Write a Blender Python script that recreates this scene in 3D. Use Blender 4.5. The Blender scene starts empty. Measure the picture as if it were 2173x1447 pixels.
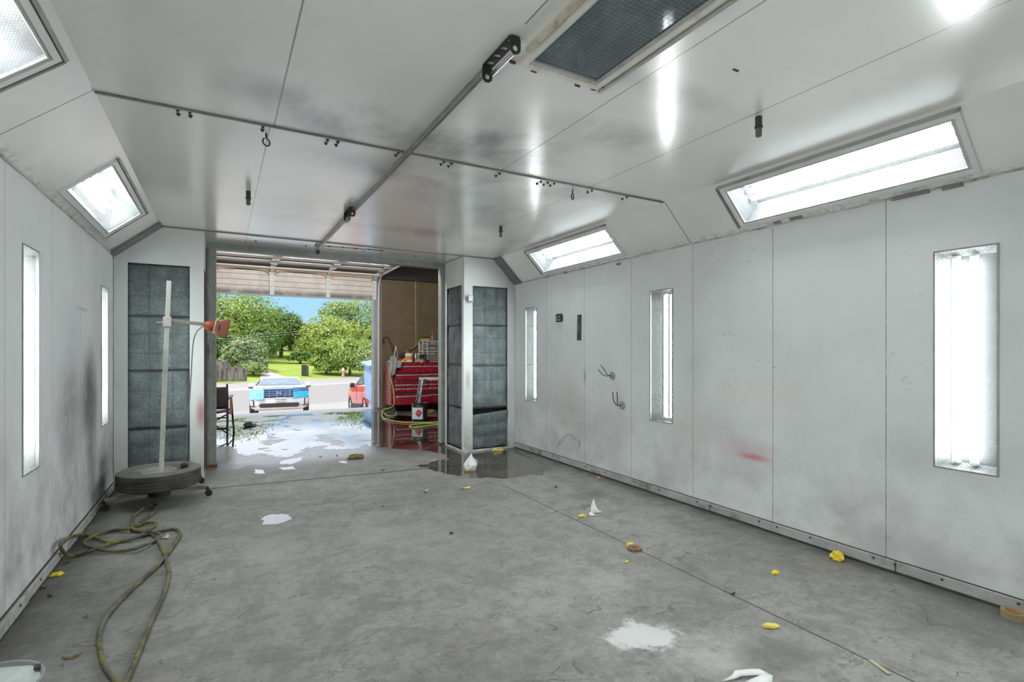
import bpy, bmesh, math, random
from mathutils import Vector, Matrix, noise as mnoise

# ------------------------------------------------------------------ frame and survey helpers
W, H = 2173, 1447
F, TH, HY, EYE = 1093.0, math.radians(29.41), 743.9, 1.39
S_, C_ = math.sin(TH), math.cos(TH)
XR, XL = 3.67, -0.942            # booth side walls
ZW, ZC = 2.345, 2.68             # top of side walls, flat ceiling
XRC, XLC = 3.335, -0.55          # where the slopes meet the ceiling
YS, YB, YD = 3.246, 6.42, 7.08   # ceiling joint, front of the plenums, booth door frame
YREAR = -2.6
GZ = -1.15                       # yard level outside
P0 = Vector((-0.202, 12.38, 0)); GD = Vector((1, -.015, 0)).normalized(); GN = Vector((-GD.y, GD.x, 0))
GROT = math.atan2(GD.y, GD.x)

def ray(px, py):
    u = (px - W / 2) / F; v = (HY - py) / F
    return Vector((S_ + u * C_, C_ - u * S_, v))
def at_z(px, py, z=0.0):
    d = ray(px, py); t = (z - EYE) / d.z
    return Vector((d.x * t, d.y * t, z))
def at_x(px, py, x):
    d = ray(px, py); t = x / d.x
    return Vector((x, d.y * t, EYE + d.z * t))
def at_y(px, py, y):
    d = ray(px, py); t = y / d.y
    return Vector((d.x * t, y, EYE + d.z * t))
def at_d(px, d, z=0.0):
    u = (px - W / 2) / F
    return Vector(((S_ + u * C_) * d, (C_ - u * S_) * d, z))
def at_g(u, v, z):                # along / out of the front wall of the shop
    p = P0 + GD * u + GN * v
    return Vector((p.x, p.y, z))

scene = bpy.context.scene
COL = scene.collection
rnd = random.Random(7)

# ------------------------------------------------------------------ materials
class G:
    def __init__(s, name):
        s.m = bpy.data.materials.new(name); s.m.use_nodes = True
        s.nt = s.m.node_tree; s.b = s.nt.nodes['Principled BSDF']; s.out = s.nt.nodes['Material Output']
    def n(s, t, ins=None, **at):
        x = s.nt.nodes.new(t)
        for k, v in at.items(): setattr(x, k, v)
        for k, v in (ins or {}).items(): s.put(x.inputs[k], v)
        return x
    def put(s, sock, v):
        if isinstance(v, bpy.types.NodeSocket): s.nt.links.new(v, sock)
        elif isinstance(v, (tuple, list)) and sock.type == 'RGBA' and len(v) == 3: sock.default_value = (*v, 1)
        else: sock.default_value = v
    def math(s, op, a, b=0.0, c=0.0, clamp=False):
        x = s.n('ShaderNodeMath', {0: a, 1: b, 2: c}, operation=op); x.use_clamp = clamp
        return x.outputs[0]
    def pos(s): return s.n('ShaderNodeNewGeometry').outputs['Position']
    def isl(s): return s.n('ShaderNodeNewGeometry').outputs['Random Per Island']
    def obj(s): return s.n('ShaderNodeTexCoord').outputs['Object']
    def uv(s): return s.n('ShaderNodeTexCoord').outputs['UV']
    def vmul(s, v, k): return s.n('ShaderNodeVectorMath', {0: v, 1: k}, operation='MULTIPLY').outputs[0]
    def noise(s, v, scale, detail=4, rough=.55, dist=0.0):
        return s.n('ShaderNodeTexNoise', {'Vector': v, 'Scale': scale, 'Detail': detail, 'Roughness': rough, 'Distortion': dist}).outputs[0]
    def mr(s, f, a, b, c=0.0, d=1.0, smooth=True):
        return s.n('ShaderNodeMapRange', {0: f, 1: a, 2: b, 3: c, 4: d}, interpolation_type='SMOOTHSTEP' if smooth else 'LINEAR').outputs[0]
    def mix(s, f, a, b):
        x = s.n('ShaderNodeMix', data_type='RGBA'); s.put(x.inputs[0], f); s.put(x.inputs[6], a); s.put(x.inputs[7], b)
        return x.outputs[2]
    def sep(s, v): return s.n('ShaderNodeSeparateXYZ', {0: v}).outputs
    def spot(s, v, c, r, inner=0.25):
        d = s.n('ShaderNodeVectorMath', {0: v, 1: c}, operation='SUBTRACT').outputs[0]
        d = s.n('ShaderNodeVectorMath', {0: d, 1: r}, operation='DIVIDE').outputs[0]
        l = s.n('ShaderNodeVectorMath', {0: d}, operation='LENGTH').outputs['Value']
        return s.mr(l, 1.0, inner)
    def bump(s, h, strength=.3, dist=.01):
        s.put(s.b.inputs['Normal'], s.n('ShaderNodeBump', {'Height': h, 'Strength': strength, 'Distance': dist}).outputs[0])
    def set(s, **k):
        names = dict(col='Base Color', rough='Roughness', metal='Metallic', spec='Specular IOR Level', coat='Coat Weight', coatr='Coat Roughness', alpha='Alpha', trans='Transmission Weight', em='Emission Color', ems='Emission Strength', ior='IOR', sub='Subsurface Weight', sheen='Sheen Weight')
        for a, v in k.items(): s.put(s.b.inputs[names[a]], v)

MATS = {}
def paint(name, col, rough=.5, metal=0.0, var=.12, scale=9, bump=0.0, spec=.5, coat=0.0, dirt=None, dirt_amt=.5):
    if name in MATS: return MATS[name]
    g = G(name); o = g.obj()
    f = g.noise(o, scale, 5, .6)
    k = g.mr(f, .25, .75, 1 - var, 1 + var, False)
    c = g.n('ShaderNodeVectorMath', {0: tuple(col), 1: k}, operation='SCALE'); g.put(c.inputs['Scale'], k); g.put(c.inputs[0], tuple(col))
    cc = c.outputs[0]
    if dirt:
        d = g.mr(g.noise(o, scale * .6, 6, .7), .48, .72, 0, dirt_amt)
        cc = g.mix(d, cc, dirt)
    g.set(col=cc, metal=metal, spec=spec, coat=coat)
    g.set(rough=g.mr(g.noise(o, scale * 1.7, 3), .3, .7, max(0, rough - .08), min(1, rough + .08), False))
    if bump: g.bump(g.noise(o, scale * 4, 4), bump, .004)
    MATS[name] = g.m
    return g.m

def mat_wall(side):
    g = G('booth_wall_' + side); p = g.pos(); x, y, z = g.sep(p)
    big = g.noise(p, 1.1, 5, .6); fine = g.noise(p, 24, 4, .7)
    base = g.mix(g.mr(big, .35, .7), (.73, .74, .738), (.66, .665, .662))
    low = g.math('MULTIPLY', g.mr(z, 1.35, .1), g.mr(g.noise(p, 2.3, 5, .65), .32, .7))
    base = g.mix(g.math('MULTIPLY', low, .95 if side == 'left' else .45), base, (.27, .265, .27))
    seams = [5.596, 4.80, 4.01, 3.219, 2.451, 1.681, .9, .12, -.66, -1.44] if side == 'right' else [5.62, 5.06, 4.30, 3.478, 2.7, 1.9, 1.1, .3, -.5]
    if side == 'left':
        spots = [((XL, 5.35, 1.02), (.3, .42, .55), (.10, .10, .105), .95), ((XL, 5.42, .78), (.3, .3, .9), (.16, .16, .16), .8),
                 ((XL, 4.75, .98), (.3, .5, .55), (.24, .22, .22), .75), ((XL, 5.9, .25), (.3, .3, .42), (.04, .04, .04), .85), ((XL, 4.85, 1.5), (.3, .4, .4), (.5, .52, .57), .5), ((XL, 3.0, .7), (.3, .9, .7), (.42, .4, .4), .3),
                 ((XL, 5.12, 1.712), (.3, .3, .022), (.2, .2, .22), .6)]
    else:
        spots = [((XR, 2.62, .548), (.2, .2, .045), (.55, .1, .09), .75), ((XR, 2.75, .59), (.2, .4, .12), (.55, .3, .28), .3),
                 ((XR, 4.79, 1.1), (.2, .035, .16), (.2, .2, .19), .6), ((XR, 5.1, .75), (.2, .4, .5), (.45, .44, .38), .4), ((XR, 3.2, 1.25), (.2, .22, .35), (.42, .43, .42), .35), ((XR, 3.25, .75), (.2, .3, .7), (.5, .49, .46), .35),
                 ((XR, 2.6, 1.05), (.2, .6, .2), (.66, .64, .52), .4), ((XR, 1.95, .32), (.2, .16, .12), (.3, .31, .33), .4), ((XR, 4.2, .45), (.2, .3, .4), (.52, .5, .5), .25)]
    for c, r, col, a in spots:
        base = g.mix(g.math('MULTIPLY', g.spot(p, c, r, .1), g.mr(g.noise(p, 9, 5, .7), .2, .62, a * .35, a)), base, col)
    # scuffs
    sc = g.math('MULTIPLY', g.mr(g.noise(g.vmul(p, (1, .8, 2.6)), 13, 3, .6, 1.6), .655, .70), g.mr(g.noise(p, 1.7, 3), .5, .62))
    base = g.mix(g.math('MULTIPLY', sc, .55), base, (.25, .25, .25))
    sp = g.mr(g.noise(p, 70, 2, .5), .72, .78)
    base = g.mix(g.math('MULTIPLY', sp, .35), base, (.2, .2, .2))
    line = None
    for k in seams:
        l = g.mr(g.math('ABSOLUTE', g.math('SUBTRACT', y, k)), .0034, .0016)
        line = l if line is None else g.math('MAXIMUM', line, l)
    base = g.mix(g.math('MULTIPLY', line, g.mr(fine, .2, .6, .3, .8)), base, (.10, .098, .09))
    g.set(col=base, rough=g.mr(big, .3, .7, .34, .5), spec=.4)
    g.bump(g.math('SUBTRACT', g.math('MULTIPLY', g.noise(p, 5, 4), .3), line), .22, .006)
    return g.m

def mat_ceiling():
    g = G('booth_ceiling'); p = g.pos(); x, y, z = g.sep(p)
    big = g.noise(p, .9, 4, .6)
    base = g.mix(g.mr(big, .3, .7), (.88, .868, .83), (.83, .818, .785))
    # paint overspray and soot along the rail and the joint
    st = g.mr(g.noise(g.vmul(p, (.8, .6, 1)), 2.2, 4, .55, .25), .3, .68)
    for c, r, a in [((.75, 3.0, ZC), (.75, .42, .3), .62), ((1.5, 2.9, ZC), (.75, .6, .3), .62), ((.35, 2.85, ZC), (.5, .3, .3), .4), ((1.3, 3.6, ZC), (1.3, .4, .3), .42), ((1.9, 4.1, ZC), (.9, .6, .3), .35), ((1.6, 5.4, ZC), (1.6, .35, .3), .32), ((2.1, 2.4, ZC), (.8, .25, .3), .4), ((1.9, 1.85, ZC), (.6, .16, .3), .35), ((2.4, 3.45, ZC), (.8, .35, .3), .4), ((1.3, 6.8, ZC), (1.7, .4, .3), .3), ((.9, 4.8, ZC), (.6, .9, .3), .22)]:
        base = g.mix(g.math('MULTIPLY', g.spot(p, c, r, .1), g.math('MULTIPLY', st, a * 1.5), clamp=True), base, (.13, .12, .122))
    speck = g.mr(g.noise(p, 60, 2, .5), .73, .79)
    base = g.mix(g.math('MULTIPLY', speck, .5), base, (.15, .14, .13))
    line = None
    for k, y0, y1 in [(.262, -9, YS), (.243, YS, 9), (1.745, -9, YS), (2.53, -9, 4.7), (1.045, -9, 1.75)]:
        l = g.math('MULTIPLY', g.mr(g.math('ABSOLUTE', g.math('SUBTRACT', x, k)), .005, .0025), g.math('MULTIPLY', g.math('GREATER_THAN', y, y0), g.math('LESS_THAN', y, y1)))
        line = l if line is None else g.math('MAXIMUM', line, l)
    base = g.mix(g.math('MULTIPLY', line, .75), base, (.12, .11, .1))
    g.set(col=base, rough=.2, spec=.8, coat=1.0, coatr=.21); g.put(g.b.inputs['Coat IOR'], 1.85)
    g.bump(g.math('SUBTRACT', g.noise(g.vmul(p, (1, .6, 1)), .9, 1), g.math('MULTIPLY', line, .3)), .06, .03)
    return g.m

def mat_slope():
    g = G('booth_slope'); p = g.pos(); x, y, z = g.sep(p)
    base = g.mix(g.mr(g.noise(p, 1.3, 4, .6), .35, .68), (.90, .89, .85), (.84, .83, .80))
    line = None
    for k in (YS - .012, 6.36, 0.02):
        l = g.mr(g.math('ABSOLUTE', g.math('SUBTRACT', y, k)), .006, .003)
        line = l if line is None else g.math('MAXIMUM', line, l)
    base = g.mix(g.math('MULTIPLY', line, .8), base, (.1, .095, .09))
    low = g.math('MULTIPLY', g.mr(z, 2.40, 2.35), g.mr(g.noise(p, 14, 5, .7), .45, .65))
    base = g.mix(g.math('MULTIPLY', low, .55), base, (.2, .19, .17))
    g.set(col=base, rough=.28, spec=.8, metal=.08, coat=.8, coatr=.2)
    g.bump(g.noise(p, .9, 1), .05, .03)
    return g.m

def mat_floor():
    g = G('stained_concrete'); p = g.pos(); x, y, z = g.sep(p)
    big = g.noise(p, .7, 5, .6); mid = g.noise(p, 4.5, 6, .65, .3); fine = g.noise(p, 45, 4, .7)
    base = g.mix(g.mr(big, .33, .68), (.30, .293, .275), (.235, .228, .212))
    base = g.mix(g.mr(g.noise(p, 1.4, 5, .65), .5, .7, 0, .5), base, (.25, .215, .18))
    base = g.mix(g.mr(mid, .4, .62, 0, .75), base, (.175, .166, .15))
    base = g.mix(g.mr(g.noise(p, 1.9, 5, .7), .5, .7, 0, .5), base, (.29, .295, .285))
    base = g.mix(g.mr(fine, .45, .75, 0, .4), base, (.09, .085, .078))
    base = g.mix(g.mr(g.noise(p, 17, 4, .65, .4), .42, .66, 0, .45), base, (.15, .143, .13))
    base = g.mix(g.mr(g.noise(g.vmul(p, (1, 1.3, 1)), 13, 5, .7), .58, .72, 0, .5), base, (.38, .385, .375))
    # flakes and short cracks
    warp = g.n('ShaderNodeTexNoise', {'Vector': p, 'Scale': 3.0, 'Detail': 4}).outputs[1]
    wp = g.n('ShaderNodeVectorMath', {0: p, 1: g.vmul(warp, (.5, .5, 0))}, operation='ADD').outputs[0]
    vo = g.n('ShaderNodeTexVoronoi', {'Vector': wp, 'Scale': 3.2}, feature='DISTANCE_TO_EDGE').outputs[0]
    cr = g.math('MULTIPLY', g.mr(vo, .014, .004), g.mr(g.noise(p, 2.6, 4, .7), .55, .62))
    ri = g.mr(g.math('ABSOLUTE', g.math('SUBTRACT', g.noise(g.vmul(p, (.62, 1.25, 1)), 12, 4, .6, .25), .5)), .026, .006)
    ri = g.math('MULTIPLY', ri, g.mr(g.noise(g.vmul(p, (.8, 1.2, 1)), 7, 4, .65), .52, .62, 0, .8))
    crack = g.math('MULTIPLY', g.math('MAXIMUM', cr, ri), g.mr(y, 6.2, 5.7))
    base = g.mix(g.math('MULTIPLY', crack, .75), base, (.09, .08, .07))
    n9 = g.noise(p, 7, 5, .7)
    for c, r, col, a in [((1.80, 1.87, 0), (.30, .24, .1), (.60, .605, .60), 1.3), ((1.62, 1.34, 0), (.2, .16, .1), (.60, .605, .60), 1.1), ((1.98, 1.62, 0), (.5, .3, .1), (.42, .42, .41), .75), ((2.05, 2.45, 0), (.4, .3, .1), (.36, .37, .36), .6), ((.35, 3.9, 0), (.5, .6, .1), (.31, .325, .31), .5), ((.95, 3.9, 0), (.5, .5, .1), (.31, .32, .31), .5), ((.3, 2.2, 0), (.25, .3, .1), (.32, .32, .31), .5), ((1.3, 3.5, 0), (.8, 1.2, .1), (.28, .28, .27), .35)]:
        m = g.math('MULTIPLY', g.mr(g.math('ADD', g.spot(p, c, r, .1), g.mr(n9, .25, .75, -.5, .5, False)), .38, .72 if a > 1 else 1.25), min(1, a), clamp=True)
        base = g.mix(m, base, col)
    for c, r, a in [((2.20, 1.46, 0), (.3, .2, .1), .5), ((3.1, 3.95, 0), (.28, .18, .1), .5), ((2.2, 2.0, 0), (.5, .35, .1), .25), ((3.35, 1.2, 0), (.5, .4, .1), .4), ((-.6, 3.6, 0), (.5, .8, .1), .3), ((.9, 1.9, 0), (.7, .5, .1), .35), ((1.2, 4.6, 0), (.5, .2, .1), .25)]:
        base = g.mix(g.math('MULTIPLY', g.spot(p, c, r, .3), g.mr(n9, .2, .6, a * .5, a)), base, (.085, .08, .074))
    # wall foot dirt
    foot = g.math('MAXIMUM', g.mr(x, XR - .3, XR - .03), g.mr(x, XL + .3, XL + .02))
    base = g.mix(g.math('MULTIPLY', foot, g.math('MULTIPLY', g.mr(n9, .3, .6, .3, .75), g.math('LESS_THAN', y, 6.6))), base, (.07, .066, .06))
    # saw joints
    ja = g.math('ADD', g.math('MULTIPLY', x, .1066), g.math('SUBTRACT', y, 6.008))
    jl = g.math('MULTIPLY', g.mr(g.math('ABSOLUTE', g.math('ADD', ja, g.mr(mid, 0, 1, -.012, .012, False))), .026, .012), g.math('LESS_THAN', x, 2.7))
    jb = g.math('MULTIPLY', g.mr(g.math('ABSOLUTE', g.math('SUBTRACT', x, g.mr(mid, 0, 1, 2.522, 2.542, False))), .0075, .003), g.math('LESS_THAN', y, 4.75))
    line = g.math('MAXIMUM', jl, jb)
    base = g.mix(g.math('MULTIPLY', line, .92), base, (.035, .03, .025))
    # damp slab towards the roll-up door
    damp = g.mr(g.math('ADD', y, g.mr(mid, .3, .7, -.25, .25, False)), 6.0, 7.6)
    base = g.mix(g.math('MULTIPLY', damp, .6), base, (.075, .068, .080))
    g.set(col=base, spec=.5, rough=g.mr(damp, 0, 1, .62, .25))
    hgt = g.math('ADD', g.math('MULTIPLY', g.noise(p, 9, 6, .7), .6), g.math('MULTIPLY', fine, .12))
    hgt = g.math('SUBTRACT', hgt, g.math('MULTIPLY', g.math('MAXIMUM', line, crack), .8))
    g.bump(hgt, .35, .012)
    return g.m

def mat_puddle(thr, scale):
    g = G('standing_water'); p = g.pos()
    lw = g.n('ShaderNodeFresnel', {'IOR': 1.75}).outputs[0]
    nrm = g.n('ShaderNodeBump', {'Height': g.noise(p, 6, 2), 'Strength': .015, 'Distance': .01}).outputs[0]
    gl = g.n('ShaderNodeBsdfGlossy', {'Color': (1, 1, 1, 1), 'Roughness': .015, 'Normal': nrm})
    tr = g.n('ShaderNodeBsdfTransparent', {'Color': (.86, .81, .73, 1)})
    wet = g.n('ShaderNodeMixShader', {0: lw, 1: tr.outputs[0], 2: gl.outputs[0]})
    clear = g.n('ShaderNodeBsdfTransparent', {'Color': (1, 1, 1, 1)})
    e = g.n('ShaderNodeAttribute', attribute_name='edge').outputs['Fac']
    k = g.math('ADD', g.noise(g.vmul(p, (1, .75, 1)), scale, 6, .62, .5), g.math('MULTIPLY', e, .34))
    a = g.mr(k, thr, thr + .012)
    fin = g.n('ShaderNodeMixShader', {0: a, 1: clear.outputs[0], 2: wet.outputs[0]})
    g.nt.links.new(fin.outputs[0], g.out.inputs[0])
    return g.m

def mat_glass(name, wire_col, wire=.0022, pitch=.022, tint=(.93, .96, .96), gloss=.10, square=False, film=0.0, dirt=0.0):
    g = G(name); u, v, _ = g.sep(g.uv())
    if square: a, b = u, v
    else: a, b = g.math('ADD', g.math('MULTIPLY', u, .72), g.math('MULTIPLY', v, .72)), g.math('SUBTRACT', g.math('MULTIPLY', u, .6), g.math('MULTIPLY', v, .9))
    ln = None
    for q in (a, b):
        f = g.math('MODULO', g.math('ADD', q, 50.0), pitch)
        l = g.math('LESS_THAN', f, wire)
        ln = l if ln is None else g.math('MAXIMUM', ln, l)
    tr = g.n('ShaderNodeBsdfTransparent', {'Color': (*tint, 1)})
    df = g.n('ShaderNodeBsdfDiffuse', {'Color': (.75, .8, .8, 1) if not square else (.36, .43, .44, 1)})
    tl = g.n('ShaderNodeBsdfTranslucent', {'Color': (.85, .9, .9, 1)})
    fm = g.n('ShaderNodeMixShader', {0: .0 if square else .65, 1: df.outputs[0], 2: tl.outputs[0]})
    tr2 = g.n('ShaderNodeMixShader', {0: g.math('MULTIPLY', g.mr(g.noise(g.uv(), 5, 6, .7), .35, .7, .6, 1), film), 1: tr.outputs[0], 2: fm.outputs[0]})
    gl = g.n('ShaderNodeBsdfGlossy', {'Color': (1, 1, 1, 1), 'Roughness': .06})
    fr = g.math('MULTIPLY', g.n('ShaderNodeFresnel', {'IOR': 1.5}).outputs[0], gloss * 10)
    s = g.n('ShaderNodeMixShader', {0: g.math('MINIMUM', fr, 1.0), 1: tr2.outputs[0], 2: gl.outputs[0]})
    w = g.n('ShaderNodeBsdfDiffuse', {'Color': (*wire_col, 1)})
    fin = g.n('ShaderNodeMixShader', {0: g.math('MULTIPLY', ln, .8), 1: s.outputs[0], 2: w.outputs[0]})
    g.nt.links.new(fin.outputs[0], g.out.inputs[0])
    return g.m

def mat_emit(name, col, k):
    g = G(name); e = g.n('ShaderNodeEmission', {'Color': (*col, 1), 'Strength': k})
    g.nt.links.new(e.outputs[0], g.out.inputs[0])
    return g.m

def mat_leaf(name, c1, c2, tr=.22):
    g = G(name); f = g.isl()
    c = g.mix(f, c1, c2)
    d = g.n('ShaderNodeBsdfDiffuse', {'Color': c}); t = g.n('ShaderNodeBsdfTranslucent', {'Color': c})
    m = g.n('ShaderNodeMixShader', {0: tr, 1: d.outputs[0], 2: t.outputs[0]})
    gl = g.n('ShaderNodeBsdfGlossy', {'Color': (.9, .95, 1, 1), 'Roughness': .45})
    m2 = g.n('ShaderNodeMixShader', {0: .04, 1: m.outputs[0], 2: gl.outputs[0]})
    g.nt.links.new(m2.outputs[0], g.out.inputs[0])
    return g.m

def mat_filter(name, c1, c2):
    g = G(name); o = g.obj()
    ox, oy, oz = g.sep(o); dv = g.n('ShaderNodeCombineXYZ', {0: g.math('MULTIPLY', g.math('ADD', g.math('ADD', ox, oy), oz), .35), 1: g.math('SUBTRACT', g.math('ADD', ox, oy), oz), 2: 0.0}).outputs[0]
    a = g.noise(dv, 62, 5, .75, .35); b = g.noise(o, 5, 5, .65)
    c = g.mix(g.mr(a, .35, .65), c1, c2)
    c = g.mix(g.mr(b, .36, .66, 0, .7), c, tuple(k * .42 for k in c1))
    g.set(col=c, rough=.95, spec=.1); g.bump(a, .9, .012)
    return g.m

def mat_block():
    g = G('painted_block_wall'); u, v, _ = g.sep(g.uv())
    br = g.n('ShaderNodeTexBrick', {'Vector': g.uv(), 'Color1': (.145, .098, .048, 1), 'Color2': (.168, .113, .056, 1), 'Mortar': (.115, .08, .042, 1), 'Scale': 1.0, 'Mortar Size': .007, 'Brick Width': .406, 'Row Height': .203})
    c = g.mix(g.mr(g.noise(g.uv(), 3, 5, .6), .35, .7, 0, .5), br.outputs[0], (.205, .145, .075))
    c = g.mix(g.mr(g.noise(g.uv(), 9, 3, .6), .68, .73, 0, .5), c, (.45, .38, .28))
    g.set(col=c, rough=.55); g.bump(g.math('SUBTRACT', g.noise(g.uv(), 30, 4), br.outputs[1]), .5, .008)
    return g.m

def mat_ground():
    g = G('yard_ground'); p = g.pos()
    fine = g.noise(p, 6, 6, .75); big = g.noise(p, .35, 5, .6)
    v = g.n('ShaderNodeVectorMath', {0: p, 1: (.417, .909, 0)}, operation='DOT_PRODUCT').outputs['Value']
    # yard concrete, lane, pale verge
    base = g.mix(g.mr(big, .35, .7), (.33, .31, .288), (.285, .268, .25))
    s, c, _ = g.sep(g.vmul(p, (1, 1, 1)))
    ln = g.math('ADD', g.math('MULTIPLY', s, -.415), c)     # runs with the far kerb
    base = g.mix(g.math('MULTIPLY', g.mr(ln, 26.4, 26.8), g.mr(ln, 37.4, 36.8)), base, (.26, .24, .23))
    base = g.mix(g.math('MULTIPLY', g.mr(ln, 36.8, 37.4), g.mr(ln, 39.5, 39)), base, (.34, .32, .305))
    base = g.mix(g.mr(ln, 39.2, 39.6), base, (.30, .285, .27))
    base = g.mix(g.mr(g.math('ABSOLUTE', g.math('SUBTRACT', ln, 37.1)), .16, .1), base, (.24, .22, .2))
    base = g.mix(g.mr(fine, .5, .75, 0, .3), base, (.22, .2, .18))
    g.set(col=base, rough=.9, spec=.2)
    return g.m

def mat_grass():
    g = G('mown_grass'); p = g.pos()
    c = g.mix(g.mr(g.noise(p, .8, 6, .7), .3, .7), (.27, .36, .055), (.36, .42, .10))
    c = g.mix(g.mr(g.noise(p, 14, 4, .7), .4, .7, 0, .5), c, (.18, .25, .04))
    g.set(col=c, rough=.9, spec=.1); g.bump(g.noise(p, 12, 4), .8, .1)
    return g.m

def mat_lines(name, col, dark, axis, pitch, width, rough=.5, var=.15, soot=None):
    """painted sheet with pressed lines along one object axis"""
    g = G(name); o = g.obj(); q = g.sep(o)[axis]
    f = g.math('MODULO', g.math('ADD', q, 20.0), pitch)
    l = g.math('LESS_THAN', f, width)
    c = g.mix(g.mr(g.noise(o, 4, 5, .65), .35, .7), col, tuple(k * (1 - var) for k in col))
    if soot: c = g.mix(g.math('MULTIPLY', g.mr(g.sep(o)[2], soot[0], soot[1]), g.mr(g.noise(o, 3.5, 5, .6), .3, .55, .3, .85)), c, (.10, .09, .08))
    c = g.mix(l, c, dark)
    g.set(col=c, rough=rough); g.bump(g.math('SUBTRACT', 1.0, l), .5, .006)
    return g.m

# ------------------------------------------------------------------ mesh builder
class MB:
    def __init__(s): s.v = []; s.f = []; s.uv = {}
    def add(s, vs, fs):
        k = len(s.v); s.v += [tuple(v) for v in vs]; s.f += [tuple(i + k for i in f) for f in fs]; return k
    def box(s, x0, x1, y0, y1, z0, z1, M=None):
        vs = [Vector((x, y, z)) for z in (z0, z1) for y in (y0, y1) for x in (x0, x1)]
        if M is not None: vs = [M @ v for v in vs]
        s.add(vs, [(0, 2, 3, 1), (4, 5, 7, 6), (0, 1, 5, 4), (2, 6, 7, 3), (0, 4, 6, 2), (1, 3, 7, 5)]); return s
    def bar(s, a, b, w, h=None, up=Vector((0, 0, 1))):
        a, b = Vector(a), Vector(b); h = h or w; d = (b - a).normalized()
        if abs(d.dot(up)) > .98: up = Vector((0, 1, 0))
        r = d.cross(up).normalized(); q = r.cross(d)
        vs = [p + r * sx * w / 2 + q * sy * h / 2 for p in (a, b) for sx, sy in ((-1, -1), (1, -1), (1, 1), (-1, 1))]
        s.add(vs, [(3, 2, 1, 0), (4, 5, 6, 7), (0, 1, 5, 4), (1, 2, 6, 5), (2, 3, 7, 6), (3, 0, 4, 7)]); return s
    def tube(s, pts, r, n=8, closed=False, cap=True):
        pts = [Vector(p) for p in pts]; N = len(pts); rs = r if isinstance(r, (list, tuple)) else [r] * N
        ring = []; prev = None
        for i in range(N):
            a = pts[(i - 1) % N] if (closed or i) else pts[0]; b = pts[(i + 1) % N] if (closed or i < N - 1) else pts[-1]
            d = (b - a); d = d.normalized() if d.length > 1e-9 else Vector((0, 0, 1))
            if prev is None:
                up = Vector((0, 0, 1)) if abs(d.z) < .9 else Vector((1, 0, 0)); x = d.cross(up).normalized()
            else:
                x = prev - d * prev.dot(d); x = x.normalized() if x.length > 1e-6 else d.orthogonal().normalized()
            prev = x; y = d.cross(x)
            ring.append([pts[i] + (x * math.cos(t) + y * math.sin(t)) * rs[i] for t in [2 * math.pi * k / n for k in range(n)]])
        vs = [p for q in ring for p in q]; fs = []
        for i in range(N if closed else N - 1):
            j = (i + 1) % N
            for k in range(n):
                l = (k + 1) % n; fs.append((i * n + k, i * n + l, j * n + l, j * n + k))
        if cap and not closed: fs += [tuple(range(n))[::-1], tuple((N - 1) * n + k for k in range(n))]
        s.add(vs, fs); return s
    def lathe(s, prof, n=24, M=None, a0=0, a1=2 * math.pi):
        full = abs(a1 - a0 - 2 * math.pi) < 1e-6; m = n if full else n + 1; vs = []; fs = []
        for r, z in prof:
            for k in range(m):
                t = a0 + (a1 - a0) * k / n; vs.append(Vector((r * math.cos(t), r * math.sin(t), z)))
        for i in range(len(prof) - 1):
            for k in range(n):
                l = (k + 1) % m; fs.append((i * m + k, i * m + l, (i + 1) * m + l, (i + 1) * m + k))
        if M is not None: vs = [M @ v for v in vs]
        s.add(vs, fs); return s
    def prism(s, poly, h0, h1, M=None):
        n = len(poly); vs = [Vector((x, y, h0)) for x, y in poly] + [Vector((x, y, h1)) for x, y in poly]
        if M is not None: vs = [M @ v for v in vs]
        s.add(vs, [tuple(range(n))[::-1], tuple(range(n, 2 * n))] + [(i, (i + 1) % n, n + (i + 1) % n, n + i) for i in range(n)]); return s
    def grid(s, fn, nu, nv):
        vs = [fn(i / nu, j / nv) for j in range(nv + 1) for i in range(nu + 1)]
        s.add(vs, [(j * (nu + 1) + i, j * (nu + 1) + i + 1, (j + 1) * (nu + 1) + i + 1, (j + 1) * (nu + 1) + i) for j in range(nv) for i in range(nu)]); return s
    def loft(s, rings, closed=True, cap=True):
        n = len(rings[0]); vs = [p for r in rings for p in r]; fs = []
        for i in range(len(rings) - 1):
            for k in range(n if closed else n - 1):
                l = (k + 1) % n; fs.append((i * n + k, i * n + l, (i + 1) * n + l, (i + 1) * n + k))
        if cap: fs += [tuple(range(n))[::-1], tuple((len(rings) - 1) * n + k for k in range(n))]
        s.add(vs, fs); return s
    def build(s, name, mat, parent=None, bevel=0, smooth=35, solid=0, uvs=None, local=True, seg=2):
        me = bpy.data.meshes.new(name); me.from_pydata(s.v, [], s.f); me.update()
        bm = bmesh.new(); bm.from_mesh(me); bmesh.ops.recalc_face_normals(bm, faces=bm.faces); bm.to_mesh(me); bm.free()
        if smooth:
            me.shade_smooth(); me.set_sharp_from_angle(angle=math.radians(smooth))
        if uvs:
            ul = me.uv_layers.new(name='UVMap')
            for lp in me.loops: ul.data[lp.index].uv = uvs(me.vertices[lp.vertex_index].co)
        me.materials.append(mat)
        o = bpy.data.objects.new(name, me); COL.objects.link(o)
        if parent is not None: o.parent = parent
        if solid:
            md = o.modifiers.new('solid', 'SOLIDIFY'); md.thickness = solid; md.offset = -1
        if bevel:
            md = o.modifiers.new('bevel', 'BEVEL'); md.width = bevel; md.segments = seg; md.limit_method = 'ANGLE'; md.angle_limit = math.radians(40)
        return o

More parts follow.
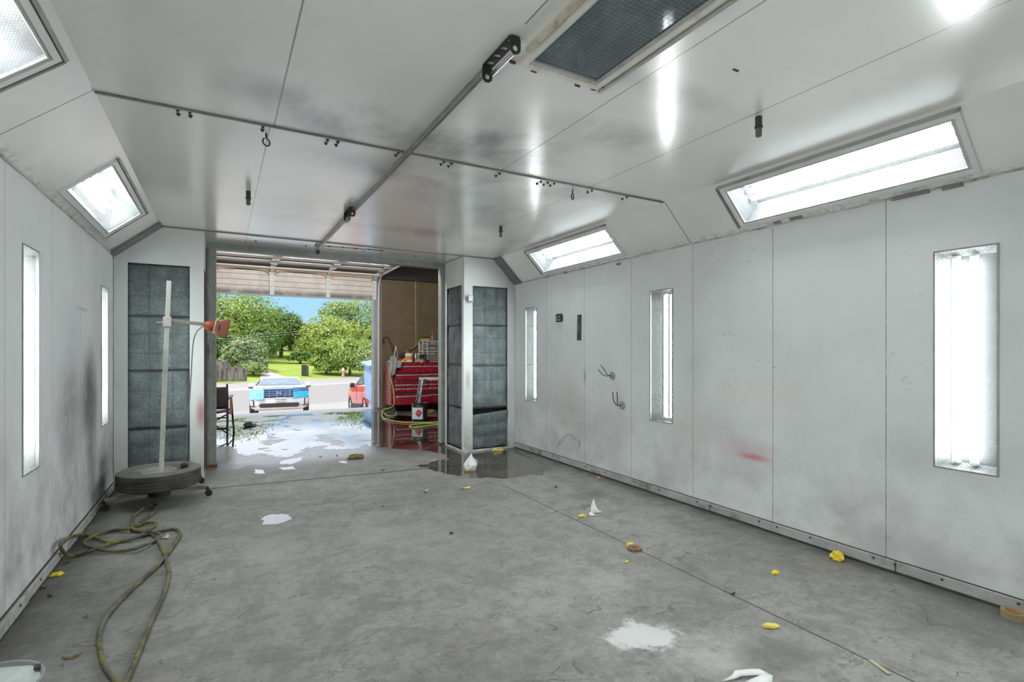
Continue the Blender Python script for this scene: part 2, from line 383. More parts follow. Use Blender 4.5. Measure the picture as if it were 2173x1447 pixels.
def tag(o, label, cat, group=None, kind=None):
    o['label'] = label; o['category'] = cat
    if group: o['group'] = group
    if kind: o['kind'] = kind
    return o
def thing(name, label, cat, loc=(0, 0, 0), rz=0.0, group=None):
    o = bpy.data.objects.new(name, None); COL.objects.link(o); o.empty_display_size = .1
    o.location = loc; o.rotation_euler = (0, 0, rz)
    return tag(o, label, cat, group)
def structure(o): o['kind'] = 'structure'; return o
def dup(root, loc, rz=None, label=None, group=None):
    r = root.copy(); COL.objects.link(r); r.location = loc
    if rz is not None: r.rotation_euler = (0, 0, rz)
    if label: r['label'] = label
    if group: r['group'] = group
    for ch in list(root.children):
        c = ch.copy(); COL.objects.link(c); c.parent = r
        for g2 in ch.children:
            d = g2.copy(); COL.objects.link(d); d.parent = c
    return r
def smooth_path(pts, k=4):
    pts = [Vector(p) for p in pts]; out = []
    for i in range(len(pts) - 1):
        p0, p1, p2, p3 = pts[max(0, i - 1)], pts[i], pts[i + 1], pts[min(len(pts) - 1, i + 2)]
        for j in range(k):
            t = j / k
            out.append(.5 * ((2 * p1) + (p2 - p0) * t + (2 * p0 - 5 * p1 + 4 * p2 - p3) * t * t + (3 * p1 - p0 - 3 * p2 + p3) * t ** 3))
    return out + [pts[-1]]
def holed(us, vs, holes, fn):
    """rectangular sheet with rectangular openings; fn(u, v) -> point"""
    U = sorted(set(list(us) + [k for h in holes for k in h[:2]])); V = sorted(set(list(vs) + [k for h in holes for k in h[2:]]))
    m = MB(); ids = {}
    def vid(i, j):
        if (i, j) not in ids: ids[i, j] = len(m.v); m.v.append(tuple(fn(U[i], V[j])))
        return ids[i, j]
    for i in range(len(U) - 1):
        for j in range(len(V) - 1):
            cu, cv = (U[i] + U[i + 1]) / 2, (V[j] + V[j + 1]) / 2
            if any(a < cu < b and c < cv < d for a, b, c, d in holes): continue
            m.f.append((vid(i, j), vid(i + 1, j), vid(i + 1, j + 1), vid(i, j + 1)))
    return m
def frame_ring(m, u0, u1, v0, v1, w, d0, d1, fn):
    """mitred rectangular frame, fn(u, v, depth)"""
    o = [(u0, v0), (u1, v0), (u1, v1), (u0, v1)]; i = [(u0 + w, v0 + w), (u1 - w, v0 + w), (u1 - w, v1 - w), (u0 + w, v1 - w)]
    vs = [fn(*p, d0) for p in o] + [fn(*p, d0) for p in i] + [fn(*p, d1) for p in o] + [fn(*p, d1) for p in i]; fs = []
    for k in range(4):
        l = (k + 1) % 4
        fs += [(k, l, 4 + l, 4 + k), (8 + k, 8 + l, 12 + l, 12 + k), (k, l, 8 + l, 8 + k), (4 + k, 4 + l, 12 + l, 12 + k)]
    m.add(vs, fs)
    return m

# shared materials
WHITE = paint('white_enamel', (.72, .73, .72), .35, var=.05)
REFL = paint('lamp_reflector_grey', (.036, .0385, .039), .7, var=.02, spec=.05)  # white reflector coloured dark so the lit box does not blow out
TRIMG = paint('grey_trim_steel', (.30, .30, .285), .4, .3, var=.18, dirt=(.12, .1, .08))
DARKM = paint('dark_steel', (.06, .058, .055), .45, .6, var=.25)
STEEL = paint('galvanised_steel', (.33, .33, .32), .38, .8, var=.25, dirt=(.2, .17, .13))
ALU = paint('aluminium', (.62, .63, .64), .3, .85, var=.1)
BLACKP = paint('black_plastic', (.022, .022, .024), .5, var=.2)
g = G('dusty_rubber'); o_ = g.obj(); nz_ = g.sep(g.n('ShaderNodeNewGeometry').outputs['Normal'])[2]
g.set(col=g.mix(g.math('MULTIPLY', g.mr(nz_, .2, .85), g.mr(g.noise(o_, 6, 4, .6), .2, .7, .6, 1)), g.mix(g.mr(g.noise(o_, 7, 5, .6), .35, .65), (.045, .043, .04), (.085, .08, .074)), (.17, .162, .148)), rough=.8, spec=.2); RUBBER = g.m
RUST = paint('rust', (.16, .062, .022), .8, var=.4, scale=30, dirt=(.1, .04, .02))
YELLOW = paint('yellow_paper', (.80, .60, .03), .6, var=.18, scale=25)
PAPER = paint('white_paper', (.80, .81, .80), .7, var=.06, scale=20)
REDP = paint('red_enamel', (.30, .010, .022), .28, var=.08, coat=.4)
CHROME = paint('bright_trim', (.75, .68, .66), .25, .6, var=.08)
WPLAST = paint('white_plastic', (.72, .72, .70), .4, var=.05)
CARD = paint('brown_cardboard', (.50, .30, .15), .8, var=.12)
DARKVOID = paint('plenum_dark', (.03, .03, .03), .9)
TUBE = mat_emit('fluorescent_tube', (.965, 1.0, 1.0), 60.0)
WIREGL = mat_glass('wired_glass', (.36, .42, .42), .0012, .0145, gloss=.07, film=.028)
WIREGL_L = mat_glass('hazed_wired_glass', (.5, .56, .56), .0012, .0145, gloss=.07, film=.26)
WIREGL_D = mat_glass('unlit_wired_glass', (.06, .085, .10), .0022, .021, tint=(.6, .7, .76), gloss=.10, square=True, film=.42)
M_SLOPE = mat_slope(); M_CEIL = mat_ceiling()

# ------------------------------------------------------------------ camera
cam = bpy.data.cameras.new('camera'); co = bpy.data.objects.new('camera', cam); COL.objects.link(co)
cam.sensor_width = 36; cam.lens = F / W * 36; cam.shift_y = (HY - H / 2) / W; cam.clip_end = 500; cam.clip_start = .02
co.location = (0, 0, EYE); co.rotation_euler = (math.pi / 2, 0, -TH); scene.camera = co

# ------------------------------------------------------------------ lamps: wall lights and slope lights
def lamp(name, label, cat, group, org, U, V, N, lu, lv, depth, tubes, pane, frame='thin', lit=True, flare=.0, frame_w=.05, tube_r=.019):
    """light fixture let into a wall: U long axis, V short axis, N into the booth; lu x lv opening centred on org"""
    org, U, V, N = Vector(org), Vector(U), Vector(V), Vector(N)
    t = thing(name, label, cat, org, 0, group)
    P = lambda u, v, d: U * u + V * v + N * d
    a, b = lu / 2, lv / 2
    m = MB(); fl = .8
    o = [(-a, -b), (a, -b), (a, b), (-a, b)]; i = [(-a * .96, -b * fl), (a * .96, -b * fl), (a * .96, b * fl), (-a * .96, b * fl)]
    vs = [P(*p, 0) for p in o] + [P(*p, -depth) for p in i]
    m.add(vs, [(4, 5, 6, 7)])
    sm = MB(); sm.add(vs, [(k, (k + 1) % 4, 4 + (k + 1) % 4, 4 + k) for k in range(4)]); sm.build('lamp_side', paint('lamp_side_white', (.075, .0795, .081), .6, var=.02, spec=.1) if lit else paint('unlit_lamp_box', (.22, .27, .30), .5, var=.25, dirt=(.35, .35, .33)), t, smooth=0)  # white box sides darkened in colour to hold back the tubes' glare
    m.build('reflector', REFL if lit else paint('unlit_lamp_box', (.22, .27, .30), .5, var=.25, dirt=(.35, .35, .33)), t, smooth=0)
    for v in tubes:
        tm = MB().tube([P(-a * .93, v, -depth + .045), P(a * .93, v, -depth + .045)], tube_r, 8)
        tb = tm.build('tube', TUBE if lit else paint('unlit_tube', (.45, .52, .55), .2), t)
        for sgn in (-1, 1):
            MB().bar(P(sgn * a * .93, v, -depth + .045), P(sgn * a * .955, v, -depth + .045), .03, .05, N).build('tube_holder', WPLAST, tb)
    pm = MB(); pm.add([P(-a, -b, -.004), P(a, -b, -.004), P(a, b, -.004), P(-a, b, -.004)], [(0, 1, 2, 3)])
    pm.build('glass_pane', pane, t, smooth=0, uvs=lambda c: (c.dot(U), c.dot(V)))
    if frame == 'thin':
        frame_ring(MB(), -a - .006, a + .006, -b - .006, b + .006, .010, -.01, .004, P).build('frame', TRIMG, t, smooth=0)
    else:
        w = frame_w
        frame_ring(MB(), -a - w, a + w, -b - w * .8, b + w * .8, w * .62, -.002, .014, P).build('frame', WHITE if lit else paint('old_cream_paint', (.70, .68, .61), .5, dirt=(.30, .2, .12), dirt_amt=.3), t, bevel=.003, smooth=0)
        frame_ring(MB(), -a - w * .42, a + w * .42, -b - w * .36, b + w * .36, w * .44, -.004, .006, P).build('gasket', paint('grey_gasket', (.48, .48, .46), .6, var=.3), t, smooth=0)
        # hinged outer lip along the upper long side and one end
        hm = MB().bar(P(-a - w * 1.1, b + w * 1.05, .012), P(a + w * 1.1, b + w * 1.05, .012), .018, .02, N)
        hm.build('hinge_rail', paint('rail_cream_grey', (.42, .41, .38), .45, .2, var=.15, dirt=(.1, .09, .07), dirt_amt=.5), t, bevel=.002)
        MB().bar(P(-a - w * 1.35, -b - w * .7, .008), P(-a - w * 1.35, b + w, .008), .016, .014, N).build('end_rail', TRIMG, t)
    return t

TALL = 1.262; ZL = 1.3385
right_lights = [(1.283, 'tall wire-glass wall light showing two bright tubes, nearest the camera', (-.07, .014), WIREGL),
                (3.600, 'tall wire-glass wall light between the wall hooks and the red spray mark', (-.02, .06), WIREGL),
                (5.984, 'tall narrow wall light beside the filter column, next to the small black gauge', (-.02, .06), WIREGL),
                (-1.05, 'tall wall light behind the camera on the hook wall', (-.03, .03), WIREGL)]  # last one is unseen, added for more light in the booth
left_lights = [(3.880, 'tall wire-glass wall light above the coiled hose, whole pane glowing', (-.05, .05), WIREGL_L),
               (5.986, 'tall narrow wall light beside the tyre stand', (-.05, .05), WIREGL_L),
               (1.45, 'tall wall light out of sight on the hose side wall', (-.05, .05), WIREGL_L),
               (-1.05, 'tall wall light behind the camera on the hose side wall', (-.05, .05), WIREGL_L)]  # last two are out of view, added to brighten the booth
for y, lab, tb, pn in right_lights:
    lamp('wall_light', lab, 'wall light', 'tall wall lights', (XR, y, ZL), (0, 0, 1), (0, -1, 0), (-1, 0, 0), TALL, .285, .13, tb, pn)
for y, lab, tb, pn in left_lights:
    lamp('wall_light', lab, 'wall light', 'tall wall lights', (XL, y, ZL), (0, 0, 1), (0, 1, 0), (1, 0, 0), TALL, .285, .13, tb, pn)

q = math.sqrt(.5)
SR0, SR1 = Vector((XR, 0, ZW)), Vector((XRC, 0, ZC)); SLR = (SR1 - SR0).length; SRV = (SR1 - SR0).normalized(); SRN = Vector((-SRV.z, 0, SRV.x)); SRN = SRN if SRN.x < 0 else -SRN
SL0, SL1 = Vector((XL, 0, ZW)), Vector((XLC, 0, ZC)); SLL = (SL1 - SL0).length; SLV = (SL1 - SL0).normalized(); SLN = Vector((SLV.z, 0, -SLV.x)); SLN = SLN if SLN.x > 0 else -SLN
HV = .305
slope_r = [(1.945, 1.40, 'wide sloped light over the wall panels, long pane nearest the camera', True), (4.83, 1.47, 'sloped light over the wall hooks, half way to the filter column', True), (-.95, 1.4, 'sloped light behind the camera above the hook wall', True)]  # the one behind the camera is added fill light
slope_l = [(4.93, 1.38, 'sloped light with a torn film corner over the tyre stand end', True), (2.12, 1.38, 'sloped light cut by the picture edge above the hose wall', True), (-.95, 1.38, 'sloped light behind the camera above the hose wall', True)]  # last entry is an unseen lamp added for booth brightness
for y, lu, lab, lit in slope_r:
    c = SR0 + SRV * (SLR * .5); c.y = y
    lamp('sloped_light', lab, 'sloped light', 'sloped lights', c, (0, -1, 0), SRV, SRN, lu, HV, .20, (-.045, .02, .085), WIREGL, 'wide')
for y, lu, lab, lit in slope_l:
    c = SL0 + SLV * (SLL * .5); c.y = y
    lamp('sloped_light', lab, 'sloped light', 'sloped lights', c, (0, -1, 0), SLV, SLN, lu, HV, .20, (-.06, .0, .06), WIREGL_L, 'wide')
cl = lamp('ceiling_light', 'unlit ceiling light with blue-grey wire glass and rusty cream frame', 'ceiling light', None, (1.385, 1.24, ZC), (0, 1, 0), (1, 0, 0), (0, 0, -1), 1.42, .37, .10, (-.06, .06), WIREGL_D, 'wide', lit=False)
for (x0, y0, x1, y1) in [(-.262, .25, -.262, .62), (-.262, -.5, -.262, .05)]:
    MB().bar((x0, y0, -.025), (x1, y1, -.025), .022, .02).build('rusty_hinge', paint('rusty_cream', (.5, .46, .38), .6, dirt=(.17, .06, .02), dirt_amt=1, scale=14), cl, bevel=.003)
MB().bar((-.268, .22, -.03), (-.268, .02, -.03), .02, .022).build('hinge_barrel', WHITE, cl, bevel=.004)
for x, y in [(-.26, .76), (-.14, .775), (.11, .78), (.2, .77), (.235, .73)]:
    MB().box(x - .014, x + .014, y - .014, y - .006, -.016, -.004).build('rust_flake', RUST, cl)

# ------------------------------------------------------------------ booth shell
holes_r = [(y - .1425, y + .1425, ZL - TALL / 2, ZL + TALL / 2) for y, *_ in right_lights]
holes_l = [(y - .1425, y + .1425, ZL - TALL / 2, ZL + TALL / 2) for y, *_ in left_lights]
wr_ = structure(holed((YREAR, YD), (0, ZW), holes_r, lambda u, v: (XR, u, v)).build('wall_right', mat_wall('right'), smooth=0))
m = MB(); r3 = random.Random(12)
for k in range(15):
    a = k / 14; p = at_x(1172 + 58 * a, 962 - 42 * math.sin(math.pi * min(1, a * 1.25) * .62) + (12 * max(0, a - .75) * 4), XR)
    l = r3.uniform(.02, .075); w_ = r3.uniform(.002, .005)
    m.box(XR - .0012, XR, p.y - w_, p.y + w_, p.z - l, p.z)
m.build('drip_mark', paint('black_drip', (.03, .03, .03), .6), wr_)
structure(holed((YREAR, YD), (0, ZW), holes_l, lambda u, v: (XL, u, v)).build('wall_left', mat_wall('left'), smooth=0))
hs = SLR / 2; structure(holed((YREAR, YD), (0, SLR), [(y - lu / 2, y + lu / 2, hs - HV / 2, hs + HV / 2) for y, lu, *_ in slope_r], lambda u, v: tuple(SR0 + SRV * v + Vector((0, u, 0)))).build('ceiling_right', M_SLOPE, smooth=0))
hs = SLL / 2; structure(holed((YREAR, YD), (0, SLL), [(y - lu / 2, y + lu / 2, hs - HV / 2, hs + HV / 2) for y, lu, *_ in slope_l], lambda u, v: tuple(SL0 + SLV * v + Vector((0, u, 0)))).build('ceiling_left', M_SLOPE, smooth=0))
structure(holed((XLC, XRC), (YREAR, YD), [(1.385 - .185, 1.385 + .185, 1.24 - .71, 1.24 + .71)], lambda u, v: (u, v, ZC)).build('ceiling', M_CEIL, smooth=0))
m = MB(); m.add([(XL, YREAR, 0), (XR, YREAR, 0), (XR, YREAR, ZW), (XRC, YREAR, ZC), (XLC, YREAR, ZC), (XL, YREAR, ZW)], [(0, 1, 2, 3, 4, 5)])
structure(m.build('wall_rear', paint('rear_wall_white', (.68, .68, .67), .45), smooth=0))
# floor slab, with its edge on the roll-up door line
a, b = at_g(-4.5, 0, 0), at_g(6.6, 0, 0)
structure(MB().prism([(-4.7, -3), (b.x, -3), (b.x, b.y), (a.x, a.y)], -.25, 0).build('floor', mat_floor(), smooth=0))

# base trims with screws
BASE = paint('grimy_base_trim', (.40, .395, .385), .55, var=.25, scale=5, dirt=(.085, .075, .062), dirt_amt=.95)
GRIME = paint('base_gap_grime', (.05, .046, .04), .8, var=.3)
def base_trim(side, x, sgn):
    m = MB(); cuts = [YREAR, -.6, .7, 1.62, 2.55, 3.02, 3.75, 4.6, 5.5, 6.40]
    for k in range(len(cuts) - 1):
        y0, y1 = cuts[k] + .002, cuts[k + 1] - .002; d = .020 + .006 * (k % 2)
        m.box(min(x, x + sgn * d), max(x, x + sgn * d), y0, y1, .016, .078)
    o = structure(m.build('baseboard_' + side, BASE, bevel=.004))
    g = MB().box(min(x, x + sgn * .018), max(x, x + sgn * .018), YREAR, 6.4, .0, .018); g.build('gap', GRIME, o)
    g = MB().box(min(x, x + sgn * .009), max(x, x + sgn * .009), YREAR, 6.4, .078, .0825); g.build('upper_gap', GRIME, o)
    sc = None
    for y in [.75, 1.05, 1.38, 1.62, 1.74, 2.15, 2.4, 2.55, 3.0, 3.15, 3.6, 3.95, 4.4, 4.75, 5.3, 5.9]:
        if sc is None:
            sc = MB().lathe([(0, .006), (.006, .004), (.008, 0)], 8, Matrix.Translation((x + sgn * .026, y, .06)) @ Matrix.Rotation(sgn * math.pi / 2, 4, 'Y')).build('screw', DARKM, o); y00 = y
        else:
            c = sc.copy(); COL.objects.link(c); c.location = (0, y - y00, 0)
base_trim('right', XR, -1); base_trim('left', XL, 1)

# ceiling joint flange with bolts, far flange, header
def flange(n, y, z, x0, x1, w, col, bolts, bz):
    o = structure(MB().box(x0, x1, y - w, y + w, z - .013, z - .001).build('trim_%d' % n, col, bevel=.003))
    first = None
    for (bx, by) in bolts:
        if first is None:
            first = MB().lathe([(0, -.012), (.006, -.012), (.0075, -.008), (.0075, .0), (.013, .0), (.013, .002)], 8, Matrix.Translation((bx, by, bz))).build('bolt', DARKM, o); f0 = (bx, by)
        else:
            c = first.copy(); COL.objects.link(c); c.location = (bx - f0[0], by - f0[1], 0)
    return o
bl = []
for px, py in [(377, 233), (403, 237), (558, 268), (695, 297), (717, 301), (845, 323), (942, 343), (958, 347), (1060, 368), (1148, 385), (1162, 387), (1176, 389), (1256, 404), (1330, 418)]:
    p = at_z(px, py, ZC - .002); bl += [(p.x, p.y), (p.x, p.y + .055)]
flange(1, YS, ZC, XLC, XRC, .006, paint('flange_steel', (.25, .245, .235), .4, .4), bl, ZC - .001)
bl = [(x, YB + .015) for x in (-.3, .0, .3, .34, .75, 1.1, 1.45, 1.5, 1.8, 2.2, 2.5, 2.9)] + [(x, YB + .33) for x in (.35, .9, 1.6, 2.3)] + [(1.0 + .16 * k, YB + .24 - .012 * k) for k in range(6)]
flange(2, YB, ZC, XLC, XRC, .006, paint('flange_steel', (.25, .245, .235), .4, .4), bl, ZC - .001)
structure(MB().bar((1.06, YB + .245, ZC - .006), (1.8, YB + .17, ZC - .006), .006, .006).build('trim_3', DARKM))
# dark strips where the slopes end
for k, (p0, v, l, nn) in enumerate([(SR0, SRV, SLR, SRN), (SL0, SLV, SLL, SLN)]):
    vs = [p0 + v * s + Vector((0, y, 0)) + nn * d for d in (.002, .022) for s, y in ((0, 6.22), (l, 6.22), (l, 6.42), (0, 6.42))]
    m = MB(); m.add(vs, [(0, 1, 2, 3), (4, 5, 6, 7), (0, 1, 5, 4), (1, 2, 6, 5), (2, 3, 7, 6), (3, 0, 4, 7)])
    structure(m.build('trim_%d' % (4 + k), paint('slope_end_strip', (.20, .205, .205), .45, .5, var=.2)))
# caulk line where walls meet slopes
for k, (x, sgn) in enumerate([(XR, -1), (XL, 1)]):
    m = MB(); r2 = random.Random(3 + k); y = YREAR
    pts = []
    while y < 6.4: pts.append(Vector((x + sgn * .004, y, ZW + r2.uniform(-.004, .004)))); y += .12
    structure(m.tube(pts, [r2.uniform(.004, .011) for _ in pts], 6).build('trim_%d' % (6 + k), paint('old_caulk', (.55, .53, .48), .6, var=.3, scale=14, dirt=(.12, .1, .08), dirt_amt=.8)))
# worn seal brackets and latches on the wall top under the sloped lights
LAT = paint('worn_latch', (.30, .28, .25), .5, .3, var=.4, scale=20, dirt=(.07, .06, .05), dirt_amt=.9)
for px, py, ln, lab in [(1650, 472, .06, 'small worn latch under the long sloped light, far end'), (1690, 462, .1, 'worn latch under the long sloped light, next to the wall seam'), (1930, 414, .2, 'longest dark latch under the long sloped light'), (2020, 395, .1, 'thin worn latch under the long sloped light, near end'), (1312, 560, .05, 'small latch block under the sloped light over the hooks'), (1200, 578, .05, 'tiny worn latch under the sloped light, filter column end')]:
    p = at_x(px, py, XR - .012)
    t = thing('latch', lab, 'latch', p, 0, 'lamp latches')
    MB().box(-.004, .012, -ln / 2, ln / 2, -.012, .012).build('plate', LAT, t, bevel=.003)
    MB().tube([(-.008, -ln / 2 * .9, .004), (-.008, ln / 2 * .9, .004)], .006, 6).build('rod', STEEL, t)
for px, py, ln, lab in [(135, 425, .12, 'dirty latch under the torn-film light, camera end'), (180, 470, .14, 'dirty latch under the torn-film light, tyre end')]:
    p = at_x(px, py, XL + .012)
    t = thing('latch', lab, 'latch', p, 0, 'lamp latches')
    MB().box(-.012, .004, -ln / 2, ln / 2, -.012, .012).build('plate', LAT, t, bevel=.003)
    MB().tube([(.008, -ln / 2 * .9, .004), (.008, ln / 2 * .9, .004)], .006, 6).build('rod', STEEL, t)

# booth door frame: two posts and a header
fr = thing('door_frame', 'grey steel frame of the booth doorway with bolted hinge posts', 'door frame', (0, YD + .06, 0)); fr['kind'] = 'structure'
POST = paint('frame_grey', (.36, .37, .345), .45, .2, var=.12, dirt=(.12, .1, .07), dirt_amt=.35)
MB().box(-.2, 2.93, -.03, .09, ZC - .075, ZC + .02).build('header', POST, fr, bevel=.003)
for x0, x1, nm in [(-.155, -.055, 'post'), (2.815, 2.915, 'post')]:
    po = MB().box(x0, x1, -.03, .1, .02, ZC - .07).build(nm, POST, fr, bevel=.003)
    MB().box(x0 - .01, x1 + .01, -.035, .09, .0, .03).build('foot', RUST, po)
    fst = None
    for z in (.35, .95, 1.55, 2.1):
        hp = MB().box(x0 + .008, x1 - .008, -.036, -.029, z - .07, z + .07).build('hinge_plate', POST, po, bevel=.001)
        for sx in (.25, .75):
            for sz in (-.04, 0, .04):
                pass
    for z in (.35, .95, 1.55, 2.1):
        m = MB()
        for sx in (.28, .72):
            for sz in (-.045, .045): m.lathe([(0, .004), (.005, .003), (.006, 0)], 6, Matrix.Translation((x0 + (x1 - x0) * sx, -.036, z + sz)) @ Matrix.Rotation(math.pi / 2, 4, 'X'))
        m.build('screw', DARKM, po)

# ------------------------------------------------------------------ exhaust filter columns
F1 = mat_filter('grey_fibre_filter', (.28, .325, .335), (.13, .16, .165))
F2 = mat_filter('dusty_fibre_filter', (.29, .29, .30), (.15, .15, .155))
FACE = paint('column_white', (.70, .72, .71), .4, var=.06, scale=3, dirt=(.45, .44, .4), dirt_amt=.3)
g_ = G('column_white_sprayed'); p_ = g_.pos()
b_ = g_.mix(g_.mr(g_.noise(p_, 2, 4), .35, .7), (.70, .72, .71), (.64, .655, .64))
b_ = g_.mix(g_.math('MULTIPLY', g_.spot(p_, (-.19, YB, .72), (.07, .3, .24), .1), .75), b_, (.42, .14, .17))
b_ = g_.mix(g_.math('MULTIPLY', g_.mr(p_ and g_.sep(p_)[2], .5, .0), g_.mr(g_.noise(p_, 6, 5, .7), .35, .65, 0, .7)), b_, (.35, .33, .27))
b_ = g_.mix(g_.math('MULTIPLY', g_.spot(p_, (2.93, YB, .98), (.05, .3, .2), .1), .6), b_, (.3, .31, .32))
g_.set(col=b_, rough=.4); FACE = g_.m
ZB = [.03, .594, 1.186, 1.745, 2.278]
def pad(name, mat, par, u0, u1, z0, z1, fn, nq, mq, depth=.035, seed=0, sag=0.0):
    def P(s, t):
        u = u0 + (u1 - u0) * s; z = z0 + (z1 - z0) * t
        b = abs(math.sin(math.pi * s * nq)) ** .5 * abs(math.sin(math.pi * t * mq)) ** .4
        k = mnoise.noise(Vector((u * 7 + seed, z * 7, seed))) * .016
        top = -sag * (1 - s * .9) * t if sag else 0
        return fn(u, z + top * 1.0, depth * b + k + (sag * .8 * (s * t) if sag else 0))
    m = MB().grid(P, 30, 34)
    return m.build(name, mat, par, smooth=60)
def column(label, xa, xb, fx0, fx1, inner_x, side_pads, sagging):
    """xa..xb span of the front face; inner_x the x of the face towards the doorway"""
    t = thing('filter_plenum', label, 'filter plenum', ((xa + xb) / 2, YB, 0)); o = Vector(t.location)
    z1 = 2.28
    def zt(x):   # top follows the sloped ceiling
        if x < XLC: return ZW - .006 + (x - XL) / (XLC - XL) * (ZC - ZW)
        if x > XRC: return ZW - .006 + (XR - x) / (XR - XRC) * (ZC - ZW)
        return ZC - .006
    xs = sorted({xa, xb, fx0, fx1, min(max(XLC, xa), xb), min(max(XRC, xa), xb)})
    m = MB()
    for i in range(len(xs) - 1):
        l, r = xs[i], xs[i + 1]
        cols = [(0.06 if True else 0, None)]
        if fx0 <= (l + r) / 2 <= fx1: bands = [(z1, None)] ; m.add([Vector((l, YB, 0)) - o, Vector((r, YB, 0)) - o, Vector((r, YB, ZB[0])) - o, Vector((l, YB, ZB[0])) - o], [(0, 1, 2, 3)])
        else: bands = [(.0, None)]
        for z0, _ in bands:
            m.add([Vector((l, YB, z0)) - o, Vector((r, YB, z0)) - o, Vector((r, YB, zt(r))) - o, Vector((l, YB, zt(l))) - o], [(0, 1, 2, 3)])
    m.build('front_panel', FACE, t, smooth=0, solid=.012)
    # side face towards the doorway, with an opening
    sy0, sy1 = YB + .075, YB + .60
    def sfn(u, v): return Vector((inner_x, u, v)) - o
    holed((YB, YD + .02), (0.0, ZC - .006), [(sy0, sy1, ZB[0], 2.29)], sfn).build('side_panel', FACE, t, smooth=0)
    # dark inside
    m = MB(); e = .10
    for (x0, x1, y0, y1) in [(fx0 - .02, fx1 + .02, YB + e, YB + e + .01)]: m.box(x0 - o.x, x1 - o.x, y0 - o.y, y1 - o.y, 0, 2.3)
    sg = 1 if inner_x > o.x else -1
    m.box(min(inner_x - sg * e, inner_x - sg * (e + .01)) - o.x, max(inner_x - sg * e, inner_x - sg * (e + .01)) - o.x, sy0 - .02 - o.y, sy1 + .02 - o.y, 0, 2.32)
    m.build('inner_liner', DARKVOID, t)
    # front pads, cross bars and holding wires
    for k in range(4):
        z0, z1_ = ZB[k] + .008, ZB[k + 1] - .008
        sg_ = .055 if (sagging and k == 0) else 0
        pad('filter_pad', F1, t, fx0 - o.x, fx1 - o.x, z0, z1_ - (.03 if sg_ else 0), lambda u, z, d: (u, .028 - d, z), 3 if k == 3 else 2, [3, 3, 3, 2][k], .022, k * 3.1 + o.x, sg_)
        MB().bar((fx0 - o.x, .012, ZB[k + 1]), (fx1 - o.x, .012, ZB[k + 1]), .012, .012).build('cross_bar', DARKM, t)
    m = MB()
    for k in range(1, 3):
        x = fx0 + (fx1 - fx0) * (k / 3 + .04 * (k - 1)) - o.x
        m.tube([(x, .0, .05), (x + .004, -.006, 1.2), (x, .0, 2.25)], .0017, 5)
    for z in (.22, .40, .78, .98, 1.36, 1.56, 1.95):
        m.tube([(fx0 - o.x, .002, z), (fx1 - o.x, .0, z + .006)], .0014, 5)
    m.build('wire_grid', DARKM, t)
    if side_pads:
        for k in range(4):
            pad('side_filter_pad', F2, t, sy0 - o.y, sy1 - o.y, ZB[k] + .006, ZB[k + 1] + (.02 if k == 3 else -.006), lambda u, z, d: (inner_x - o.x + sg * (d - .03), u, z), 3 if k in (1, 3) else 2, 1, .04, 9.7 + k, 0)
            MB().bar((inner_x - o.x + sg * .004, sy0 - o.y, ZB[k + 1]), (inner_x - o.x + sg * .004, sy1 - o.y, ZB[k + 1]), .01, .01).build('cross_bar', DARKM, t)
    else:
        MB().grid(lambda s, tt: (inner_x - o.x - sg * .02, sy0 - o.y + s * .5, .1 + tt * 2.1), 6, 12).build('side_filter_pad', F2, t)
    return t
column('white filter column behind the tyre stand, one tall grey filter panel', XL + .004, -.165, -.824, -.294, -.165, False, False)
column('white filter column by the puddle with grey filters on two faces', 2.868, XR - .004, 3.0, 3.545, 2.868, True, True)
# corner angle iron on the doorway column
tag(MB().box(2.857, 2.8635, YB - .012, YB + .03, .03, 2.1).build('corner_guard', WHITE, bevel=.002), 'thin white metal corner guard on the column edge by the puddle', 'corner guard')
sb = thing('switch_box', 'small grey switch box on the edge of the column by the puddle', 'switch box', at_y(997, 634, YB - .02))
MB().box(-.042, .042, -.03, .004, -.045, .045).build('housing', paint('grey_box', (.33, .34, .35), .4, .3), sb, bevel=.006)
MB().box(-.03, .03, -.034, -.029, -.034, .036).build('cover', paint('pale_cover', (.5, .51, .52), .3, .4), sb, bevel=.003)

# ------------------------------------------------------------------ ceiling rail, brackets, nozzles, hooks
rail = thing('ceiling_rail', 'square steel rail running along the ceiling towards the doorway', 'ceiling rail', (1.045, 4.5, ZC))
MB().box(-.0125, .0125, -2.42, 2.35, -.034, -.004).build('tube', STEEL, rail, bevel=.004)
MB().box(-.012, .028, 2.33, 2.37, -.075, -.002).build('end_lug', DARKM, rail, bevel=.003)
MB().tube([(-.03, -2.3, -.03), (-.028, 0, -.028), (-.03, 2.3, -.03)], .0035, 5).build('side_wire', STEEL, rail)
def plate_holes(m, w, l, n, r, z0, z1):
    seg = l / n; K = 16
    for i in range(n):
        cy = -l / 2 + seg * (i + .5)
        sq, ci = [], []
        for k in range(K):
            a = 2 * math.pi * k / K; c, s = math.cos(a), math.sin(a); q2 = 1 / max(abs(c), abs(s))
            sq.append((c * q2 * w / 2, cy + s * q2 * seg / 2)); ci.append((c * r, cy + s * r))
        vs = [(*p, z) for z in (z0, z1) for p in sq + ci]; fs = []
        for k in range(K):
            l2 = (k + 1) % K
            fs += [(k, l2, K + l2, K + k), (2 * K + k, 2 * K + l2, 3 * K + l2, 3 * K + k), (K + k, K + l2, 3 * K + l2, 3 * K + k), (k, l2, 2 * K + l2, 2 * K + k)]
        m.add(vs, fs)
